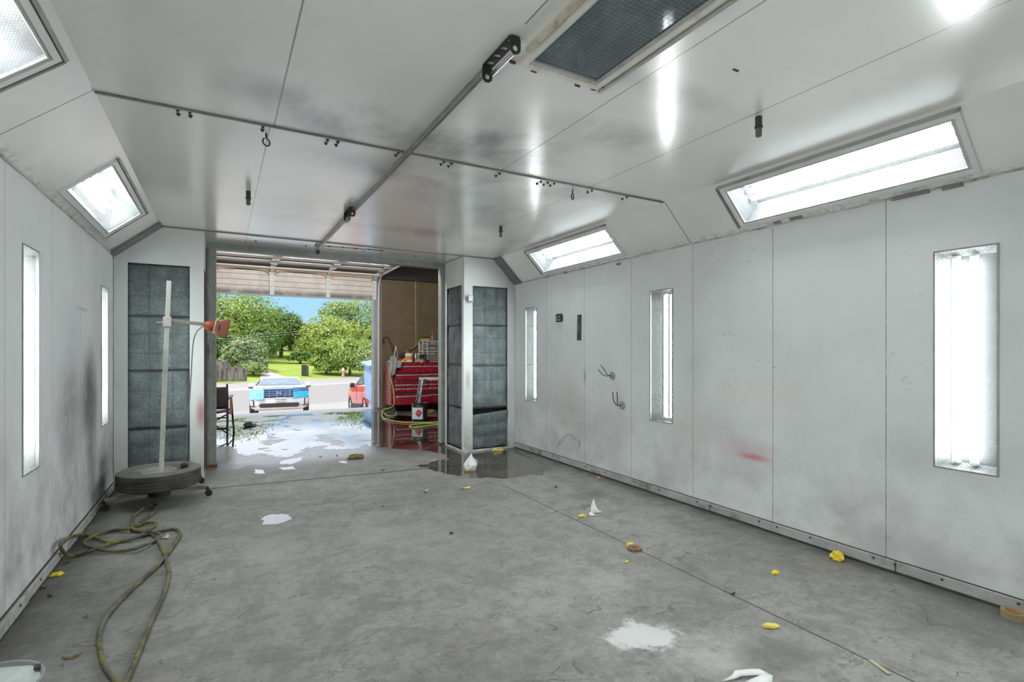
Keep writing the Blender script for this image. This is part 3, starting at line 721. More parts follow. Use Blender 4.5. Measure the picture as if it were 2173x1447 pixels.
def lug(m, y, w=.07, h=.085, r=.016, th=.005):
    # vertical tab with rounded end and a hole
    K = 20; out, inn = [], []
    cz = -h + w / 2
    for k in range(K):
        a = 2 * math.pi * k / K; c, s = math.cos(a), math.sin(a)
        if s <= 0: out.append((c * w / 2, cz + s * w / 2))
        else: q2 = 1 / max(abs(c), abs(s)); out.append((c * q2 * w / 2, min(0, cz + s * q2 * (-cz))))
        inn.append((c * r, cz + s * r))
    vs = [(x, y + d, z) for d in (-th / 2, th / 2) for x, z in out + inn]; fs = []
    for k in range(K):
        l = (k + 1) % K
        fs += [(k, l, K + l, K + k), (2 * K + k, 2 * K + l, 3 * K + l, 3 * K + k), (K + k, K + l, 3 * K + l, 3 * K + k), (k, l, 2 * K + l, 2 * K + k)]
    m.add(vs, fs)
br = thing('rail_bracket', 'perforated steel bracket with two hanging lugs at the rail end', 'bracket', (1.045, 1.955, ZC - .004))
m = MB(); plate_holes(m, .05, .25, 4, .0165, -.006, -.001); m.build('plate', DARKM, br, smooth=0)
for y in (-.127, .127):
    m = MB(); lug(m, y, .05, .075, .012); m.build('lug', DARKM, br, smooth=0)
MB().tube([(.028, -.06, -.03), (.026, .2, -.03)], .009, 8).build('slide_tube', ALU, br)
br2 = thing('rail_bracket', 'short double lug bracket half way along the ceiling rail', 'bracket', (1.02, 4.86, ZC - .004))
for y in (-.13, .08):
    m = MB(); lug(m, y, .06, .085, .014); m.build('lug', DARKM, br2, smooth=0)
MB().box(-.03, .03, -.13, .08, -.008, -.001).build('plate', DARKM, br2)
MB().tube([(0, .12, -.07), (0, .0, -.07)], .018, 8).build('bolt', STEEL, br2)

def nozzle(label, px, py):
    p = at_z(px, py, ZC)
    t = thing('ceiling_nozzle', label, 'nozzle', (p.x, p.y, ZC), 0, 'ceiling nozzles')
    MB().lathe([(0, 0), (.018, 0), (.018, -.055), (0, -.055)], 14).build('stem', DARKM, t)
    MB().lathe([(.0, -.05), (.022, -.052), (.022, -.062), (0, -.064)], 14).build('collar', DARKM, t)
    MB().lathe([(0, -.06), (.0165, -.062), (.0165, -.108), (.010, -.112), (0, -.112)], 14).build('tip', paint('nozzle_grey', (.13, .125, .115), .45, .4), t)
nozzle('steel sprinkler nozzle hanging between the unlit lamp and long sloped light', 1610, 248)
nozzle('dark nozzle hanging above the tyre stand side of the ceiling rail', 527, 406)
nozzle('dark nozzle hanging near the sloped light over the wall hooks', 1063, 480)
def eye(label, px, py):
    p = at_z(px, py, ZC)
    t = thing('eye_hook', label, 'hook', (p.x, p.y, ZC), .5, 'ceiling eye hooks')
    MB().tube([(0, 0, 0), (0, 0, -.03)], .006, 8).build('shank', DARKM, t)
    MB().tube([(.022 * math.sin(a), 0, -.052 + .022 * math.cos(a)) for a in [math.radians(5 + k * 20) for k in range(17)]], .005, 7).build('eye', DARKM, t)
eye('open eye hook in the ceiling joint above the tyre stand', 565, 283)
eye('small closed eye hook in the ceiling joint above the wall hooks', 1215, 404)
# small black mark of a missing fastener hanging flake
p = at_z(1561, 148, ZC)
tag(MB().box(p.x - .016, p.x + .018, p.y - .004, p.y + .004, ZC - .005, ZC).build('paint_chip', DARKM), 'dark lifted paint chip on the ceiling beside the unlit lamp', 'paint chip')

# ------------------------------------------------------------------ things on the wall with the hooks
p = at_x(1187, 674.5, XR - .008)
ga = thing('gauge', 'small black square gauge with a green line and grey digits', 'gauge', p)
m = MB(); pts = []
for cx, cz, a0 in ((.048, .032, 0), (-.048, .032, 90), (-.048, -.032, 180), (.048, -.032, 270)):
    for k in range(5): a = math.radians(a0 + k * 22.5); pts.append((cx + .018 * math.cos(a), cz + .018 * math.sin(a)))
MX = Matrix(((0, 0, -1, 0), (-1, 0, 0, 0), (0, 1, 0, 0), (0, 0, 0, 1)))    # local x -> -Y, y -> Z, z -> -X
m.prism(pts, -.007, .012, MX).build('case', BLACKP, ga, bevel=.003)
GREENL = paint('green_line', (.45, .75, .45), .4)
m = MB().prism([(-.045, -.03), (-.037, -.03), (-.037, .026), (-.045, .026)], .012, .0135, MX).prism([(-.045, -.03), (.04, -.03), (.04, -.022), (-.045, -.022)], .012, .0135, MX).build('green_line', GREENL, ga, smooth=0)
DIG = paint('grey_digit', (.42, .44, .42), .5)
m = MB()
for (x0, x1, y0, y1) in [(-.014, .008, .0, .004), (-.014, .008, .022, .026), (-.014, .008, .011, .014), (-.014, -.010, .0, .026), (.004, .008, .0, .026)]: m.prism([(x0, y0), (x1, y0), (x1, y1), (x0, y1)], .012, .0134, MX)
m.build('digit', DIG, ga, smooth=0)
m = MB()
for pa, pb in [((.013, .0), (.032, .026)), ((.013, .026), (.032, .0))]:
    d = Vector((pb[0] - pa[0], pb[1] - pa[1])).normalized(); n2 = Vector((-d.y, d.x)) * .002
    m.prism([(pa[0] - n2.x, pa[1] - n2.y), (pb[0] - n2.x, pb[1] - n2.y), (pb[0] + n2.x, pb[1] + n2.y), (pa[0] + n2.x, pa[1] + n2.y)], .012, .0134, MX)
m.build('digit', DIG, ga, smooth=0)
p = at_x(1229.5, 695, XR - .002)
sg = thing('sign_strip', 'narrow dark grey upright sign strip with pale lettering', 'sign', p)
m = MB().prism([(-.043, -.15), (.037, -.152), (.042, .152), (-.036, .15)], .0, .004, MX); m.build('plate', paint('charcoal_sign', (.055, .056, .055), .5), sg, smooth=0)
INK = paint('pale_ink', (.40, .42, .42), .6)
def strokes(par, segs, w, mat, name, z0=.004, z1=.0052, M=MX):
    m = MB()
    for x0, y0, x1, y1 in segs:
        d = Vector((x1 - x0, y1 - y0)); d.normalize(); n2 = Vector((-d.y, d.x)) * w / 2
        m.prism([(x0 - n2.x, y0 - n2.y), (x1 - n2.x, y1 - n2.y), (x1 + n2.x, y1 + n2.y), (x0 + n2.x, y0 + n2.y)], z0, z1, M)
    return m.build(name, mat, par, smooth=0)
# the strip's lettering runs upwards; too small in the photo to read, so only its word shapes stand
strokes(sg, [(-.020, .040, -.004, .040), (-.020, .028, -.004, .030), (-.012, .018, -.004, .034), (-.020, .010, -.005, .010), (-.020, .000, -.005, .004), (-.020, -.012, -.005, -.004), (-.020, -.022, -.006, -.022), (-.022, -.034, -.007, -.034), (-.022, -.042, -.007, -.040), (-.014, -.046, -.014, -.030)], .005, INK, 'lettering')
strokes(sg, [(-.034, .100, -.020, .114), (-.034, .100, -.036, .094)], .004, paint('cream_mark', (.65, .62, .5), .6), 'corner_mark')

def wire_hook(label, px, py, dx, rot):
    c = at_x(px, py, XR)
    t = thing('wall_hook', label, 'hook', c, 0, 'magnetic spray gun hooks')
    ML = Matrix.Rotation(-math.pi / 2, 4, 'Y')
    MB().lathe([(0, .016), (.02, .017), (.042, .012), (.046, .0)], 24, ML).build('magnet_base', paint('magnet_grey', (.36, .355, .37), .45, .3), t)
    for s in (-1, 1):
        base = [Vector((-.016, .0, 0)), Vector((-.05, .0, .0)), Vector((-.075, s * .012, .012)), Vector((-.088, s * .028, .05)), Vector((-.088, s * .034, .10)), Vector((-.088, s * .032, .145))]
        R = Matrix.Rotation(rot, 4, 'X')
        MB().tube(smooth_path([R @ v for v in base], 5), .0045, 7).build('prong', DARKM, t)
wire_hook('upper two-pronged wire hook on a round grey magnet', 1300, 797, 0, math.radians(-52))
wire_hook('lower two-pronged wire hook on a round grey magnet', 1321, 860, 0, math.radians(-8))

# ------------------------------------------------------------------ tyre stand with heat lamp
TS = Vector((-.495, 5.68, 0))
ts = thing('tyre_stand', 'stand built on a flat dusty tyre with leaning white post', 'stand', TS)
zt0, zt1 = .160, .318
R_ = .326
prof = [(.205, zt1 - .03), (.22, zt1 - .012), (.25, zt1 + .004), (.295, zt1 - .002), (.32, zt1 - .016), (R_, zt1 - .04)]
for k in range(4):
    z = zt1 - .045 - k * .026
    prof += [(R_, z), (R_, z - .018), (R_ - .009, z - .020), (R_ - .009, z - .024)]
prof += [(R_, zt0 + .02), (.315, zt0 + .006), (.27, zt0), (.21, zt0 + .02), (.205, zt1 - .03)]
MB().lathe(prof, 64).build('tyre', RUBBER, ts, smooth=30)
RIM = paint('dusty_rim', (.30, .29, .27), .6, .3, var=.2, dirt=(.1, .09, .08))
rim = MB().lathe([(.207, zt0 + .02), (.207, zt1 - .022), (.199, zt1 - .016), (.191, zt1 - .05), (.186, zt1 - .09), (.166, zt1 - .092), (.152, zt1 - .045), (.142, zt1 - .022), (.132, zt1 - .016), (.122, zt1 - .024), (.112, zt1 - .04), (.09, zt1 - .034), (.078, zt1 - .022), (.066, zt1 - .03), (.04, zt1 - .045), (.0, zt1 - .05)], 48).build('rim', RIM, ts)
for k in range(9):
    a = k * math.tau / 9
    MB().lathe([(0, .004), (.018, .004), (.018, -.02)], 10, Matrix.Translation((.150 * math.cos(a), .150 * math.sin(a), zt1 - .042)) @ Matrix.Rotation(a, 4, 'Z') @ Matrix.Rotation(.9, 4, 'Y') @ Matrix.Rotation(-a, 4, 'Z') @ Matrix.Rotation(a, 4, 'Z') @ Matrix.Diagonal((.6, 1.3, 1, 1))).build('vent_hole', BLACKP, rim)
WHITEP = paint('worn_white_post', (.60, .60, .56), .5, var=.15, scale=6, dirt=(.22, .2, .15), dirt_amt=.7)
pb, pt_ = Vector((.012, -.005, zt1 - .055)), Vector((.075, -.02, 2.03))
MB().bar(pb, pt_, .036, .036, Vector((0, 1, 0))).build('post', WHITEP, ts, bevel=.003)
pm = pb.lerp(pt_, (1.665 - pb.z) / (pt_.z - pb.z))
MB().box(-.032, .032, -.03, .03, -.055, .035, Matrix.Translation(pm)).build('clamp', WHITEP, ts, bevel=.004)
MB().tube([pm + Vector((-.03, 0, -.012)), pm + Vector((-.085, -.01, -.022))], .006, 7).build('clamp_screw', ALU, ts)
arm_e = Vector((.375, -.03, 1.635))
MB().bar(pm + Vector((.02, 0, -.0)), arm_e, .026, .032).build('arm', paint('arm_grey', (.32, .31, .27), .5, .3, dirt=(.2, .18, .1)), ts, bevel=.003)
COPPER = paint('copper_brown_enamel', (.23, .085, .045), .4, .2, var=.15)
hd = Vector((.375, -.03, 1.63))
RL = Matrix.Translation(hd) @ Matrix.Rotation(math.radians(12), 4, 'Y') @ Matrix.Rotation(math.radians(90), 4, 'Y')
MB().lathe([(.0, -.03), (.028, -.025), (.046, .0), (.055, .035), (.05, .06), (0, .06)], 18, RL).build('lamp_neck', paint('lamp_red_brown', (.33, .075, .03), .45), ts)
MB().box(-.066, .066, -.05, .05, .06, .072, RL).build('lamp_collar', WHITEP, ts, bevel=.002)
rings = []
for z, hx, hy in ((.072, .066, .055), (.085, .073, .062), (.16, .092, .085), (.185, .093, .085)):
    rings.append([RL @ Vector((x, y, z)) for x, y in ((-hx, -hy), (hx, -hy), (hx, hy), (-hx, hy))])
MB().loft(rings).build('lamp_hood', COPPER, ts, bevel=.012, seg=3)
MB().bar(RL @ Vector((-.03, -.078, .095)), RL @ Vector((.03, -.078, .095)), .01, .014).build('hood_handle', COPPER, ts, bevel=.003)
MB().tube(smooth_path([(.34, -.04, 1.62), (.27, -.05, 1.5), (.245, -.06, 1.1), (.215, -.06, .6), (.195, -.04, .33)], 5), .0055, 6).build('cord', paint('grey_cord', (.2, .2, .18), .6), ts)
MB().box(.165, .225, -.07, -.01, zt1 - .05, zt1 + .03).build('cord_plug', BLACKP, ts, bevel=.008)
MB().lathe([(0, .07), (.09, .07), (.09, zt0 + .01), (0, zt0 + .01)], 20).build('hub_block', DARKM, ts)
legs = [Vector((-.395, -.06, 0)), Vector((.375, .05, 0)), Vector((.30, .62, 0)), Vector((-.33, .6, 0))]
LEGM = paint('scuffed_leg', (.36, .34, .30), .5, .3, var=.2, dirt=(.15, .13, .1))
for lv in legs:
    lg = MB().bar(Vector((0, .12, .098)), Vector((lv.x, lv.y, .088)), .03, .028).build('leg', LEGM, ts, bevel=.003)
    MB().box(lv.x - .014, lv.x + .014, lv.y - .014, lv.y + .014, .062, .09).build('caster_fork', DARKM, lg, bevel=.003)
    MB().lathe([(0, -.011), (.026, -.012), (.031, -.007), (.031, .007), (.026, .012), (0, .011)], 18, Matrix.Translation((lv.x + .012, lv.y, .031)) @ Matrix.Rotation(math.pi / 2, 4, 'X')).build('caster_wheel', BLACKP, lg)

# ------------------------------------------------------------------ hose on the booth floor
g = G('worn_yellow_hose'); o_ = g.obj()
c_ = g.mix(g.mr(g.noise(o_, 9, 5, .7), .42, .58), (.17, .155, .042), (.062, .06, .044))
c_ = g.mix(g.mr(g.noise(o_, 3, 3), .5, .65, 0, .7), c_, (.12, .125, .115))
g.set(col=c_, rough=.5); HOSE = g.m
crop = [(960, 1640), (905, 1480), (790, 1330), (752, 1200), (746, 1100), (775, 1000), (830, 915), (900, 838), (1000, 740), (1100, 650), (1200, 560), (1262, 480), (1322, 400), (1358, 330), (1340, 300), (1290, 292), (1200, 312), (1120, 332), (1000, 360), (900, 385), (800, 412), (700, 452), (600, 485), (530, 495), (480, 468), (456, 420), (480, 380), (540, 350), (620, 337), (700, 350), (760, 375), (830, 395), (900, 385), (980, 370), (1060, 340), (1120, 300), (1172, 265), (1172, 246), (1120, 245), (1060, 260), (1000, 280), (955, 293), (850, 303), (760, 325), (690, 352), (640, 385), (645, 415), (700, 437), (800, 455), (900, 458), (1000, 445), (1100, 410), (1180, 372), (1212, 345), (1190, 325), (1100, 315), (1025, 302), (995, 280), (990, 250), (1010, 200), (1060, 150), (1130, 113), (1180, 110), (1180, 140), (1130, 190), (1060, 240), (1020, 275), (1050, 305), (1150, 335), (1195, 390), (1230, 460), (1255, 540), (1270, 620), (1260, 700), (1220, 820), (1160, 940), (1110, 1060), (1060, 1190), (1010, 1310), (970, 1400), (880, 1600)]
HR = .0115
pts = []
for i, (cx, cy) in enumerate(crop):
    lift = HR + .002
    if 18 < i < 60: lift += .012 * (1 + math.sin(i * 1.9)) * .9
    if i >= 60: lift += .008 * max(0, 1 - (i - 60) / 10)
    p = at_z(cx / 3.556, 1040 + cy / 3.556, lift)
    if p.x < XL + .042: p = at_x(cx / 3.556, 1040 + cy / 3.556, XL + .042)
    pts.append(p)
tag(MB().tube(smooth_path(pts, 5), HR, 8).build('air_hose', HOSE, smooth=60), 'worn yellow-green air hose coiled on the booth floor below the wall light', 'hose')

# ------------------------------------------------------------------ floor litter
def crumple(name, label, cat, p, rx, ry, rz, mat, seed, group=None, rot=0.0, amp=.36, sub=3):
    bm = bmesh.new(); bmesh.ops.create_icosphere(bm, subdivisions=sub, radius=1)
    for v in bm.verts:
        n1 = mnoise.noise(v.co * 1.7 + Vector((seed, 0, 0))); n2 = mnoise.noise(v.co * 4.1 + Vector((0, seed, 0)))
        k = 1 + amp * n1 + amp * .5 * abs(n2)
        v.co = Vector((v.co.x * k * rx, v.co.y * k * ry, max(v.co.z * k * rz, -rz * .55)))
    z0 = min(v.co.z for v in bm.verts)
    for v in bm.verts: v.co.z -= z0
    me = bpy.data.meshes.new(name); bm.to_mesh(me); bm.free(); me.shade_smooth(); me.set_sharp_from_angle(angle=math.radians(30)); me.materials.append(mat)
    o = bpy.data.objects.new(name, me); COL.objects.link(o); o.location = (p.x, p.y, .001); o.rotation_euler = (0, 0, rot)
    return tag(o, label, cat, group)
def scrap(name, label, cat, px, py, w, l, mat, seed, group=None, rot=0.0, curl=.012):
    """thin torn piece, curled"""
    r2 = random.Random(seed); p = at_z(px, py)
    ang = [2 * math.pi * k / 14 for k in range(14)]; rad = [r2.uniform(.7, 1.1) for _ in ang]
    def P(s, t):
        a = s * 2 * math.pi; i = int(s * 14) % 14; f_ = s * 14 - int(s * 14); r = rad[i] * (1 - f_) + rad[(i + 1) % 14] * f_
        x, y = math.cos(a) * r * w * t, math.sin(a) * r * l * t
        return (x, y, .003 + curl * (abs(x) / w) ** 2 + .5 * curl * max(0, mnoise.noise(Vector((x * 60 + seed, y * 60, 0)))))
    o = MB().grid(P, 28, 4).build(name, mat, smooth=50, solid=.0015); o.location = (p.x, p.y, 0); o.rotation_euler = (0, 0, rot)
    return tag(o, label, cat, group)
PALEY = paint('pale_yellow_paper', (.78, .66, .12), .6, var=.15, scale=25)
GY = 'yellow paper scraps'
crumple('yellow_scrap', 'oval yellow scrap lying below the coiled hose', 'scrap', at_z(120, 1221), .034, .024, .012, YELLOW, 2.3, GY, .3)
scrap('yellow_scrap', 'pale yellow scrap on the floor in front of the white paper wad', 'scrap', 990, 1036, .055, .03, PALEY, 4, GY, .2)
crumple('yellow_scrap', 'yellow scrap beside the torn white tissue', 'scrap', at_z(1235, 1096), .03, .02, .011, YELLOW, 6.1, GY, -.6)
crumple('yellow_scrap', 'yellow scrap touching the brown tape roll on the saw joint', 'scrap', at_z(1337, 1158), .03, .022, .014, YELLOW, 8.7, GY, .5)
crumple('yellow_scrap', 'tiny yellow scrap on its own just short of the tape roll', 'scrap', at_z(1330, 1193), .018, .01, .006, YELLOW, 3.9, GY, .2)
crumple('yellow_scrap', 'yellow scrap in the open between tape roll and wall', 'scrap', at_z(1645, 1217), .028, .018, .012, YELLOW, 5.5, GY, 0)
crumple('yellow_scrap', 'long yellow scrap by the round dark floor stain', 'scrap', at_z(1636, 1331), .036, .017, .012, PALEY, 7.2, GY, -.5, .35)
crumple('yellow_scrap', 'tiny yellow scrap at the foot of the hook wall', 'scrap', at_z(1270, 1014), .016, .014, .01, YELLOW, 1.2, GY, 0)
crumple('yellow_ball', 'largest crumpled yellow ball against the base trim', 'scrap', at_z(1776, 1187), .04, .036, .036, YELLOW, 9.1, None, .4, .6)
w_ = at_z(998, 998)
wad = thing('paper_wad', 'white crumpled paper with a yellow foot standing in the puddle', 'paper', (w_.x, w_.y, 0))
def wadP(s, t):
    a = s * 2 * math.pi; r = [.058, .075, .078, .06, .035, .014, .0][min(6, int(t * 6))]
    r2 = [.075, .078, .06, .035, .014, .004, .0][min(6, int(t * 6))]; f_ = t * 6 - int(t * 6); r = r * (1 - f_) + r2 * f_
    k = 1 + .35 * mnoise.noise(Vector((math.cos(a) * 1.6, math.sin(a) * 1.6, t * 3 + 5)))
    return (math.cos(a) * r * k + .01 * t, math.sin(a) * r * k, .004 + t * .195)
MB().grid(wadP, 26, 18).build('paper', PAPER, wad, smooth=25)
MB().lathe([(.0, .002), (.062, .002), (.066, .02), (.058, .035), (.05, .03)], 18, Matrix.Diagonal((1.05, .9, 1, 1))).build('yellow_foot', YELLOW, wad, smooth=30)
MB().grid(lambda s, t: (.045 + .045 * math.sin(t * 2.6) * (1 - .4 * abs(s - .5)), -.03 + .07 * s, .02 + t * .1 + .01 * math.sin(s * 9)), 8, 8).build('loose_flap', PAPER, wad, smooth=30, solid=.001)
crumple('foil_scrap', 'yellow and white scrap at the foot of the front filter by the puddle', 'scrap', at_z(1056, 957), .075, .03, .03, paint('yellow_white_scrap', (.7, .6, .25), .5, var=.5, scale=30), 12.4, None, -.2)
tis = thing('torn_tissue', 'torn white tissue peaking up from the floor before the hook wall', 'tissue', at_z(1262, 1088))
def tri_strip(par, name, rows, mat):
    m = MB(); n = len(rows[0]); vs = [p for r in rows for p in r]
    m.add(vs, [(j * n + i, j * n + i + 1, (j + 1) * n + i + 1, (j + 1) * n + i) for j in range(len(rows) - 1) for i in range(n - 1)])
    return m.build(name, mat, par, smooth=30, solid=.0012)
tri_strip(tis, 'sheet', [[(-.055, -.02, .004), (-.02, -.035, .012), (.02, -.03, .006), (.075, -.01, .003)], [(-.045, .0, .03), (-.02, -.01, .045), (.015, -.005, .03), (.05, .005, .012)], [(-.03, .01, .07), (-.012, .005, .085), (.015, .012, .07), (.035, .015, .03)], [(-.005, .015, .105), (.0, .015, .115), (.01, .02, .1), (.025, .025, .05)]], PAPER)
tri_strip(tis, 'torn_tail', [[(-.09, -.07, .003), (-.06, -.075, .01), (-.03, -.08, .003)], [(-.1, -.045, .012), (-.08, -.05, .02), (-.05, -.055, .01)], [(-.075, -.02, .02), (-.06, -.02, .025), (-.045, -.02, .015)]], PAPER)
rag = thing('torn_paper', 'folded torn white paper at the bottom edge of the floor', 'paper', at_z(1585, 1438))
tri_strip(rag, 'upper_fold', [[(-.115, .035, .004), (-.06, .028, .014), (-.03, .035, .022), (.04, .012, .02), (.085, .0, .012)], [(-.11, .03, .003), (-.06, .012, .008), (-.03, .008, .012), (.03, -.015, .01), (.1, -.045, .006)]], PAPER)
tri_strip(rag, 'lower_fold', [[(-.05, -.02, .006), (.0, -.03, .016), (.05, -.035, .018), (.1, -.05, .008)], [(-.1, -.06, .004), (-.03, -.06, .01), (.02, -.06, .012), (.07, -.07, .004)], [(-.16, -.12, .003), (-.08, -.1, .008), (-.02, -.09, .008), (.03, -.085, .004)]], PAPER)
TAPE = paint('brown_tape', (.24, .135, .06), .5, var=.15, dirt=(.12, .08, .05)); TAPE2 = paint('masking_tape', (.29, .225, .12), .6, var=.15, dirt=(.12, .08, .05))
def tape(label, px, py, R, r, h, mat):
    p = at_z(px, py); t = thing('tape_roll', label, 'tape', (p.x, p.y, 0), 0, 'tape rolls')
    MB().lathe([(r + .004, 0), (R, 0), (R, h), (r + .004, h), (r + .004, 0)], 36).build('tape', mat, t, smooth=40)
    MB().lathe([(r, .001), (r + .004, .001), (r + .004, h - .001), (r, h - .001), (r, .001)], 36).build('core', CARD, t, smooth=40)
tape('thin brown tape roll lying on the saw joint beside a yellow scrap', 1347, 1166, .05, .041, .019, TAPE)
tape('thick masking tape roll against the base trim by the picture edge', 2153, 1311, .055, .038, .036, TAPE2)
p0, p1 = at_z(1846, 1402), at_z(1888, 1432)
tag(MB().bar(Vector((p0.x, p0.y, .004)), Vector((p1.x, p1.y, .004)), .018, .004).build('wood_stick', paint('pale_stick', (.42, .39, .28), .7, var=.25)), 'flat pale mixing stick on the floor joint, nearest the camera', 'stick')
LEAFD = paint('dead_leaf', (.16, .12, .05), .8, var=.4, scale=40); DKS = paint('dark_scrap', (.035, .03, .026), .8, var=.3)
for k, (px, py, w, l, mat, nm, lab) in enumerate([
    (153, 1396, .035, .014, LEAFD, 'dead_leaf', 'curled brown leaf on the floor beside the lower hose loop'), (182, 1311, .014, .008, LEAFD, 'dead_leaf', 'tiny green-brown leaf between hose and yellow scrap'),
    (352, 1142, .04, .02, paint('pale_leaf', (.5, .48, .3), .7), 'dead_leaf', 'pale dry leaf inside the top of the hose loop'), (106, 1266, .018, .012, DKS, 'dark_scrap', 'dark crumb at the wall foot below the yellow oval'), (90, 1249, .03, .008, DKS, 'dark_scrap', 'thin dark crumb by the wall base below the yellow oval'), (142, 1196, .02, .008, DKS, 'dark_scrap', 'dark sliver between the hose coil and yellow oval'),
    (905, 1043, .05, .02, paint('grey_leaf', (.4, .37, .27), .7), 'dead_leaf', 'grey leaf scrap on the floor short of the long joint'), (958, 1133, .016, .016, DKS, 'dark_scrap', 'single black crumb in the middle of the bare floor'),
    (813, 1075, .016, .012, DKS, 'dark_scrap', 'black crumb on the floor below the doorway joint'), (1555, 1262, .02, .008, DKS, 'dark_scrap', 'dark crumb between saw joint and hook wall'), (1180, 1034, .02, .012, DKS, 'dark_scrap', 'dark crumb past the edge of the puddle'),
    (715, 967, .035, .008, DKS, 'dark_scrap', 'dark sliver beside the brown leaf clump'), (680, 969, .025, .012, DKS, 'dark_scrap', 'small dark crumb near the doorway threshold post'),
    (608, 905, .055, .014, DKS, 'dark_scrap', 'black strip lying on the wet floor before the white car'), (812, 998, .03, .014, DKS, 'dark_scrap', 'dark crumb sitting on the long floor joint')]):
    scrap(nm, lab, 'leaf' if nm == 'dead_leaf' else 'scrap', px, py, w, l, mat, 20 + k, 'floor crumbs', k * .7)
crumple('leaf_clump', 'brown clump of wet leaves on the floor inside the doorway', 'leaves', at_z(755, 973), .10, .06, .035, paint('wet_leaf_clump', (.13, .105, .035), .7, var=.5, scale=30), 4.4, None, .1)
crumple('dark_rag', 'black rag lump on the wet floor beside the folding chair', 'rag', at_z(527, 905), .075, .05, .05, DKS, 6.6, None, .1)
MB_ = MB().bar(at_z(532, 902, .02), at_z(543, 901, .018), .035, .02); tag(MB_.build('dark_strip', DKS, bevel=.006), 'short black strip next to the black rag lump', 'strip')

# bucket at the corner of the picture
bk = thing('paint_bucket', 'grey bucket full of hardened pale paint at the lower corner', 'bucket', (-.645, 2.135, 0))
BZ = .37
MB().lathe([(0, .0), (.135, .0), (.138, .01), (.152, BZ - .01), (.157, BZ - .008), (.158, BZ), (.150, BZ), (.147, BZ - .02), (.0, BZ - .04)], 48).build('pail', paint('dusty_pail', (.26, .275, .285), .5, .2, var=.15), bk, smooth=30)
def skin(s, t):
    a = s * math.tau; r = t * .147; x, y = math.cos(a) * r, math.sin(a) * r
    return (x, y, BZ - .014 + .010 * mnoise.noise(Vector((x * 16, y * 16, 1))) + .006 * mnoise.noise(Vector((x * 50, y * 50, 3))))
MB().grid(skin, 48, 16).build('paint_skin', paint('hardened_paint', (.50, .54, .52), .55, var=.12, scale=14, dirt=(.75, .78, .76), dirt_amt=.6), bk, smooth=60)
MB().box(.118, .134, .06, .08, BZ - .008, BZ + .004).build('rim_tab', DARKM, bk, bevel=.003)

# ------------------------------------------------------------------ puddles
def puddle(label, poly, thr, scale, cell, z=.0015, edge=.22):
    P2 = [at_z(*q)[:2] for q in poly]
    xs = [p[0] for p in P2]; ys = [p[1] for p in P2]
    def inside(x, y):
        r = False; j = len(P2) - 1
        for i in range(len(P2)):
            xi, yi = P2[i]; xj, yj = P2[j]
            if (yi > y) != (yj > y) and x < (xj - xi) * (y - yi) / (yj - yi) + xi: r = not r
            j = i
        return r
    def dist(x, y):
        best = 9
        for i in range(len(P2)):
            a, b = Vector(P2[i - 1]), Vector(P2[i]); d = b - a; t = max(0, min(1, (Vector((x, y)) - a).dot(d) / max(d.length_squared, 1e-9)))
            best = min(best, (a + d * t - Vector((x, y))).length)
        return best
    nx, ny = max(2, int((max(xs) - min(xs)) / cell)), max(2, int((max(ys) - min(ys)) / cell))
    X = [min(xs) + (max(xs) - min(xs)) * i / nx for i in range(nx + 1)]; Y = [min(ys) + (max(ys) - min(ys)) * i / ny for i in range(ny + 1)]
    m = MB(); ids = {}; val = []
    def vid(i, j):
        if (i, j) not in ids:
            ids[i, j] = len(m.v); m.v.append((X[i], Y[j], z)); d = dist(X[i], Y[j]); k = min(1, d / edge) if inside(X[i], Y[j]) else -min(1, d / edge)
            if cell > .05 and k > 0:
                r = min(1, max(0, (X[i] - 1.9) / .7)); b = min(1, max(0, (Y[j] - 10.3) / .8)) * (1 - r * .6)
                k *= (.22 + .78 * r) * (1 - b) + b * -.12
            val.append(k)
        return ids[i, j]
    for i in range(nx):
        for j in range(ny):
            cx, cy = (X[i] + X[i + 1]) / 2, (Y[j] + Y[j + 1]) / 2
            if (cx > 2.76 and 6.36 < cy < 7.36) or (cx < -.08 and cy < 7.3 and cell > .05): continue
            if any(inside(X[i + a], Y[j + b]) for a in (0, 1) for b in (0, 1)):
                m.f.append((vid(i, j), vid(i + 1, j), vid(i + 1, j + 1), vid(i, j + 1)))
    o = m.build('puddle', mat_puddle(thr, scale), smooth=0)
    at = o.data.attributes.new('edge', 'FLOAT', 'POINT')
    for k, vv in enumerate(val): at.data[k].value = vv
    return tag(o, label, 'puddle', 'puddles on the floor')
puddle('large bright puddle across the doorway floor under the tool chest', [(432, 899), (520, 886), (640, 878), (790, 871), (830, 880), (940, 886), (952, 950), (985, 957), (1090, 956), (1130, 972), (1178, 995), (1150, 1008), (1040, 1015), (950, 1009), (885, 989), (950, 973), (945, 962), (900, 955), (850, 953), (790, 948), (740, 953), (670, 952), (640, 966), (560, 975), (525, 972), (505, 955), (470, 952), (432, 944)], .492, 2.3, .06)
for k, (poly, lab) in enumerate([([(596, 978), (640, 970), (640, 976), (618, 986), (594, 984)], 'small white puddle below the big one, near the doorway post'), ([(590, 992), (625, 990), (626, 996), (600, 997)], 'flat sliver of puddle just above the long joint'), ([(540, 996), (560, 998), (562, 1006), (540, 1004)], 'speckled puddle patch nearest the tyre stand'), ([(722, 979), (737, 978), (736, 983), (722, 983)], 'tiny white puddle below the leaf clump'), ([(550, 1096), (575, 1091), (604, 1091), (622, 1098), (612, 1106), (585, 1113), (558, 1114)], 'small bright puddle alone on the booth floor near the hose')]):
    puddle(lab, poly, .5 if k < 4 else .55, 12 if k < 4 else 13, .02, .0015, .05)

